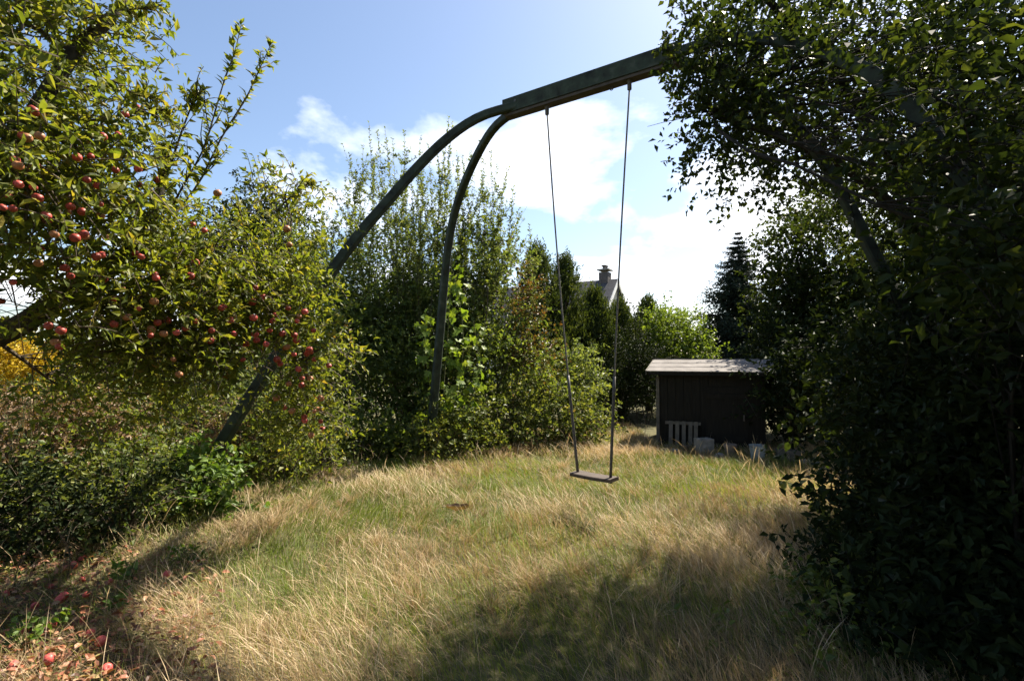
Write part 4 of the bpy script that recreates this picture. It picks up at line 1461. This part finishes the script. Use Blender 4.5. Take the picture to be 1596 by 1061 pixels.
def greenness(x, y):
    p = np.stack([x, y, np.zeros_like(x)], -1)
    g = .40 + .32 * wob(p, 1.25, 2.0) + .22 * wob(p, 3.1, 6.0)
    for px, py, s in GREEN:
        gx, gy = ground_px(px, py)
        g = g + s * np.exp(-(((x - gx) / .75) ** 2 + ((y - gy) / (.35 + .08 * gy)) ** 2))
    return np.clip(g - .10, 0, 1)


def lawn_sample(rng, n, d0=2.0, d1=12.5, power=.9):
    u = rng.random(n)
    e = 2 - power
    y = (d0 ** e + u * (d1 ** e - d0 ** e)) ** (1 / e)
    x = (rng.random(n) * 2 - 1) * (y * 1.04 + .9) - .35
    left = np.interp(y, [2, 3.9, 5.4, 7.2, 9.5, 12.5], [-5.5, -5.5, -5.0, -3.0, -1.8, -1.0])
    right = np.interp(y, [2, 4, 6, 9, 9.4, 12.5], [4, 5.0, 6.0, 6.0, 2.7, 2.7])
    k = (x > left - .5 * rng.random(n)) & (x < right)
    return x[k], y[k]


def litter_zone(x, y):
    """1 out on the lawn, 0 on the thin ground under the apple tree"""
    edge = np.interp(y, [1.5, 2.5, 3.0, 4.0, 5.5], [-1.4, -1.65, -1.9, -2.6, -3.6])
    p = np.stack([x, y, 0 * x], -1)
    return np.clip((x - edge + .35 * wob(p, 3.0, 1.0)) / .6 + .5, 0, 1)


def blades(mb, rng, x, y, h, width, lean, lean_dir, tone, profile):
    n = len(x)
    z = ground_z(x, y) - .01
    p0 = np.stack([x, y, z], -1)
    ld = np.stack([np.cos(lean_dir), np.sin(lean_dir), np.zeros(n)], -1)
    t = np.array([0, .38, .72, 1.0])
    c = p0[:, None] + ld[:, None] * (h * lean)[:, None, None] * (t ** 1.7)[None, :, None]
    c[..., 2] += h[:, None] * (t - .35 * np.minimum(lean, 1.3)[:, None] * t ** 2)
    a = rng.random(n) * math.pi
    s = np.stack([np.cos(a), np.sin(a), np.zeros(n)], -1)
    w = width[:, None] * np.asarray(profile)[None]
    Lf = c - s[:, None] * w[..., None]
    Rt = c + s[:, None] * w[..., None]
    v = np.concatenate([np.stack([Lf[:, :3], Rt[:, :3]], 2).reshape(n, 6, 3), c[:, 3:4]], 1)
    f = np.array([(0, 1, 3), (0, 3, 2), (2, 3, 5), (2, 5, 4), (4, 5, 6)])
    tr = (f[None] + (np.arange(n) * 7)[:, None, None]).reshape(-1, 3)
    mb.add(v, tr, np.repeat(tone, 7))


def build_grass():
    rng = np.random.default_rng(201)
    # green sward
    x, y = lawn_sample(rng, 190000)
    g = greenness(x, y)
    k = rng.random(len(x)) < (.28 + .72 * g) * (.6 + .4 * litter_zone(x, y))
    x, y, g = x[k], y[k], g[k]
    p = np.stack([x, y, 0 * x], -1)
    h = (.09 + .12 * rng.random(len(x))) * (1 + .35 * wob(p, 2.3, 4.0))
    ld = 2.4 + 2.2 * wob(p, .9, 1.0) + rng.normal(size=len(x)) * .8
    tone = np.clip(.62 - .35 * g + .30 * rng.random(len(x)) + .12 * wob(p, 4, 2.0), 0, 1)
    mb = MB()
    blades(mb, rng, x, y, h, (.0009 + .0011 * rng.random(len(x))) * (.5 + y * .2), .35 + .6 * rng.random(len(x)), ld, tone, (1, .9, .6, 0))
    o = link_mesh('green_grass', mb.mesh('green_grass', M['green_grass']))
    tag(o, 'short green grass showing between the dry tufts of the lawn', 'grass', kind='stuff')
    # dry long grass in drifts and tussocks
    x, y = lawn_sample(rng, 315000)
    p = np.stack([x, y, 0 * x], -1)
    g = greenness(x, y)
    tuss = wob(p, 2.6, 11.0)
    k = rng.random(len(x)) < np.clip(1.0 - .85 * g + .25 * tuss, .06, 1)
    x, y, g, p, tuss = x[k], y[k], g[k], p[k], tuss[k]
    lit = litter_zone(x, y)
    keep = rng.random(len(x)) < .7 + .3 * lit
    x, y, g, p, tuss, lit = x[keep], y[keep], g[keep], p[keep], tuss[keep], .45 + .55 * lit[keep]
    n = len(x)
    worn = 1 - .55 * np.exp(-((x - .75) ** 2 + (y - 5.0) ** 2) / .35)
    h = worn * (.06 + .14 * rng.random(n) ** 1.3) * (1 + .45 * tuss) * (1.08 - .35 * g) * lit
    ld = 2.7 + 1.8 * wob(p, .7, 9.0) + 1.6 * wob(p, 2.6, 5.0) + rng.normal(size=n) * .8
    lean = np.clip(.75 + .55 * wob(p, 1.6, 3.3) + .35 * rng.normal(size=n), .05, 1.6)
    tone = np.clip(.46 + .24 * wob(p, 1.1, 7.0) + .36 * (rng.random(n) - .5) + .12 * tuss, 0, 1)
    mb = MB()
    blades(mb, rng, x, y, h, (.0006 + .0008 * rng.random(n)) * (.5 + y * .24), lean, ld, tone, (1, .85, 1.1, 0))
    # tall bents with seed heads
    x, y = lawn_sample(rng, 3500, 2.0, 10.5)
    p = np.stack([x, y, 0 * x], -1)
    k = rng.random(len(x)) < .45 + .4 * wob(p, 1.2, 15.0)
    x, y, p = x[k], y[k], p[k]
    n = len(x)
    blades(mb, rng, x, y, .26 + .24 * rng.random(n), (.0006 + .0004 * rng.random(n)) * (.4 + y * .22), .2 + .5 * rng.random(n),
           rng.random(n) * 6.28, np.clip(.55 + .4 * rng.random(n), 0, 1), (.8, .7, 2.2, 0))
    # separate tussocks, blades arching out from one crown
    tx, ty = lawn_sample(rng, 620, 2.1, 10.5)
    nb = 75
    n = len(tx) * nb
    hh = np.repeat(.11 + .15 * rng.random(len(tx)), nb)
    ang = rng.random(n) * 6.283
    rr = np.abs(rng.normal(size=n)) * .035
    worn = 1 - .65 * np.exp(-((np.repeat(tx, nb) - .75) ** 2 + (np.repeat(ty, nb) - 5.0) ** 2) / .35)
    blades(mb, rng, np.repeat(tx, nb) + np.cos(ang) * rr, np.repeat(ty, nb) + np.sin(ang) * rr, hh * (.55 + .6 * rng.random(n)) * worn,
           (.0006 + .0007 * rng.random(n)) * (.5 + np.repeat(ty, nb) * .22), .35 + .9 * rng.random(n), ang + rng.normal(size=n) * .4,
           np.clip(np.repeat(rng.random(len(tx)) * .6 + .2, nb) + .3 * (rng.random(n) - .5), 0, 1), (1, .85, .7, 0))
    # fine flowering tops, a soft haze of seed heads over the drifts
    x, y = lawn_sample(rng, 95000, 2.0, 9.5)
    p = np.stack([x, y, 0 * x], -1)
    k = rng.random(len(x)) < np.clip(.5 + .8 * wob(p, 1.4, 21.0) - .5 * greenness(x, y), 0, 1) * litter_zone(x, y)
    x, y, p = x[k], y[k], p[k]
    n = len(x)
    blades(mb, rng, x, y, .13 + .15 * rng.random(n), (.00035 + .00025 * rng.random(n)) * (.4 + y * .24), .3 + .6 * rng.random(n),
           2.7 + 1.8 * wob(p, .7, 9.0) + rng.normal(size=n) * .9, np.clip(.6 + .4 * rng.random(n), 0, 1), (.5, .6, 2.6, 0))
    o = link_mesh('dry_grass', mb.mesh('dry_grass', M['dry_grass']))
    tag(o, 'long straw coloured dry grass blown into drifts across the lawn', 'grass', kind='stuff')

    # leaf litter under the apple tree
    n = 2600
    px = rng.random(n) * 420 - 60
    py = 860 + rng.random(n) * 230
    d = EYE * F / (py - HORIZON)
    x = (px - 798) / F * d
    keep = rng.random(n) < np.clip(1.15 - (px / 330) * (.6 + .5 * rng.random(n)), 0, 1)
    x, d = x[keep], d[keep]
    n = len(x)
    z = ground_z(x, d) + .02 + rng.random(n) * .08
    lv = (np.stack([x, d, z], -1), unit(rng.normal(size=(n, 3)) * np.array([1, 1, .25])), unit(np.array([0, 0, 1]) + rng.normal(size=(n, 3)) * .4),
          .028 + .028 * rng.random(n), rng.random(n))
    mb = MB()
    add_leaves(mb, lv, T_FOLD, .62)
    o = link_mesh('leaf_litter', mb.mesh('leaf_litter', M['litter']))
    tag(o, 'fallen orange and brown leaves scattered under the apple tree', 'leaf litter', kind='stuff')


build_grass()

# low weeds in the litter
for i, (px, py, lab) in enumerate([(60, 985, 'low green weed rosette among the fallen apples at lower left'),
                                   (205, 905, 'yellow green weed rosette beside the brown leaves'),
                                   (290, 880, 'low dark green weed at the right edge of the leaf litter'),
                                   (175, 945, 'small pale green weed in the middle of the litter'),
                                   (40, 1010, 'bright green weed low in the bottom left corner')]):
    d = EYE * F / (py - HORIZON)
    bush('ground_weed', lab, 'weed', [ell(px, py - 8, d, 22, 9, .09)], 'nettle_leaf', 14, .07, 4, .045, 300 + i, T_FOLD, .7, 4,
         group='weeds in the leaf litter', stem_mat='green_stem', r0=.004, floor=.03, up=.5)


bush('shade_weeds', 'low dark weeds added to deepen the shade on the foreground grass left of the big shrub', 'weeds',  # weeds added here to darken the shaded grass
     [ell(1300, 950, 3.15, 75, 40, .25), ell(1215, 1030, 2.75, 90, 26, .2), ell(1360, 1010, 2.8, 60, 40, .2)], 'shrub_leaf', 260, .14, 5, .05, 320, T_FOLD, .6, 8, stem_mat='green_stem', r0=.004, up=.5, floor=.03)


def dead_stalks():
    rng = np.random.default_rng(77)
    for px, py, d, h, lab in ((190, 855, 4.5, .52, 'tallest dead brown stalk before the dark thicket'), (222, 850, 4.55, .34, 'short dead stalk just right of the tallest one'),
                              (104, 905, 3.75, .42, 'dead brown stalk rising behind the lone fallen apple'), (22, 915, 3.65, .3, 'short dead stalk at the left edge before the dark thicket'),
                              (165, 860, 4.4, .26, 'small reddish dead stalk left of the tallest one')):
        b0 = ray_at(px, py, d)
        b0[2] = float(ground_z(b0[0], b0[1])) - .02
        o = thing('dead_stalk', b0, lab, 'stalk', 'dead stalks under the apple tree')
        cv = catmull([b0, b0 + np.array([rng.normal() * .02, 0, h * .5]), b0 + np.array([rng.normal() * .05, rng.normal() * .03, h])], 10)
        m_ = MB()
        m_.tubes(cv, np.linspace(.0045, .002, 10), 5)
        for k in range(5):
            i = rng.integers(4, 9)
            m_.tubes(branch(cv[i], cv[i] + np.array([rng.normal() * .05, rng.normal() * .04, .07]), rng, 4, .05), np.linspace(.0022, .001, 4), 3)
        part('stem', m_, M['twig'], o)
        m_ = MB()
        add_leaves(m_, shoot_leaves(rng, cv[5:], 60, .022, .6), T_QUAD, .7)
        part('seed_head', m_, M['dead_brown'], o, stuff=True)


dead_stalks()


# dead leaf curled on the lawn
def clod():
    x, y = ground_px(714, 806)
    rng = np.random.default_rng(7)
    o = thing('curled_dead_leaf', (x, y, float(ground_z(np.array(x), np.array(y))) + .10), 'curled brown dead leaf lying on the green patch of the lawn', 'dead leaf')
    b = MB()
    g = np.linspace(-1, 1, 9)
    U, V = np.meshgrid(g, g, indexing='ij')
    X = U * .11
    Y = V * .05 * np.sqrt(np.clip(1 - U ** 2 * .95, 0, 1))
    Z = .05 * V ** 2 * (1 - .5 * U ** 2) + .03 * U ** 2 - .01 + .006 * np.sin(7 * U + 3 * V)
    idx = np.arange(81).reshape(9, 9)
    a, b_, c, d = idx[:-1, :-1], idx[1:, :-1], idx[1:, 1:], idx[:-1, 1:]
    t = np.concatenate([np.stack([a, b_, c], -1).reshape(-1, 3), np.stack([a, c, d], -1).reshape(-1, 3)])
    b.add(np.stack([X, Y, Z], -1).reshape(-1, 3), t, .2)
    part('blade', b, M['dead_brown'], o, smooth=True, local=True)
    b = MB()
    b.tubes(np.array([(-.10, 0, .02), (-.13, .01, .025), (-.16, .012, .015)]), .003, 5)
    part('stalk', b, M['twig'], o, local=True)


clod()
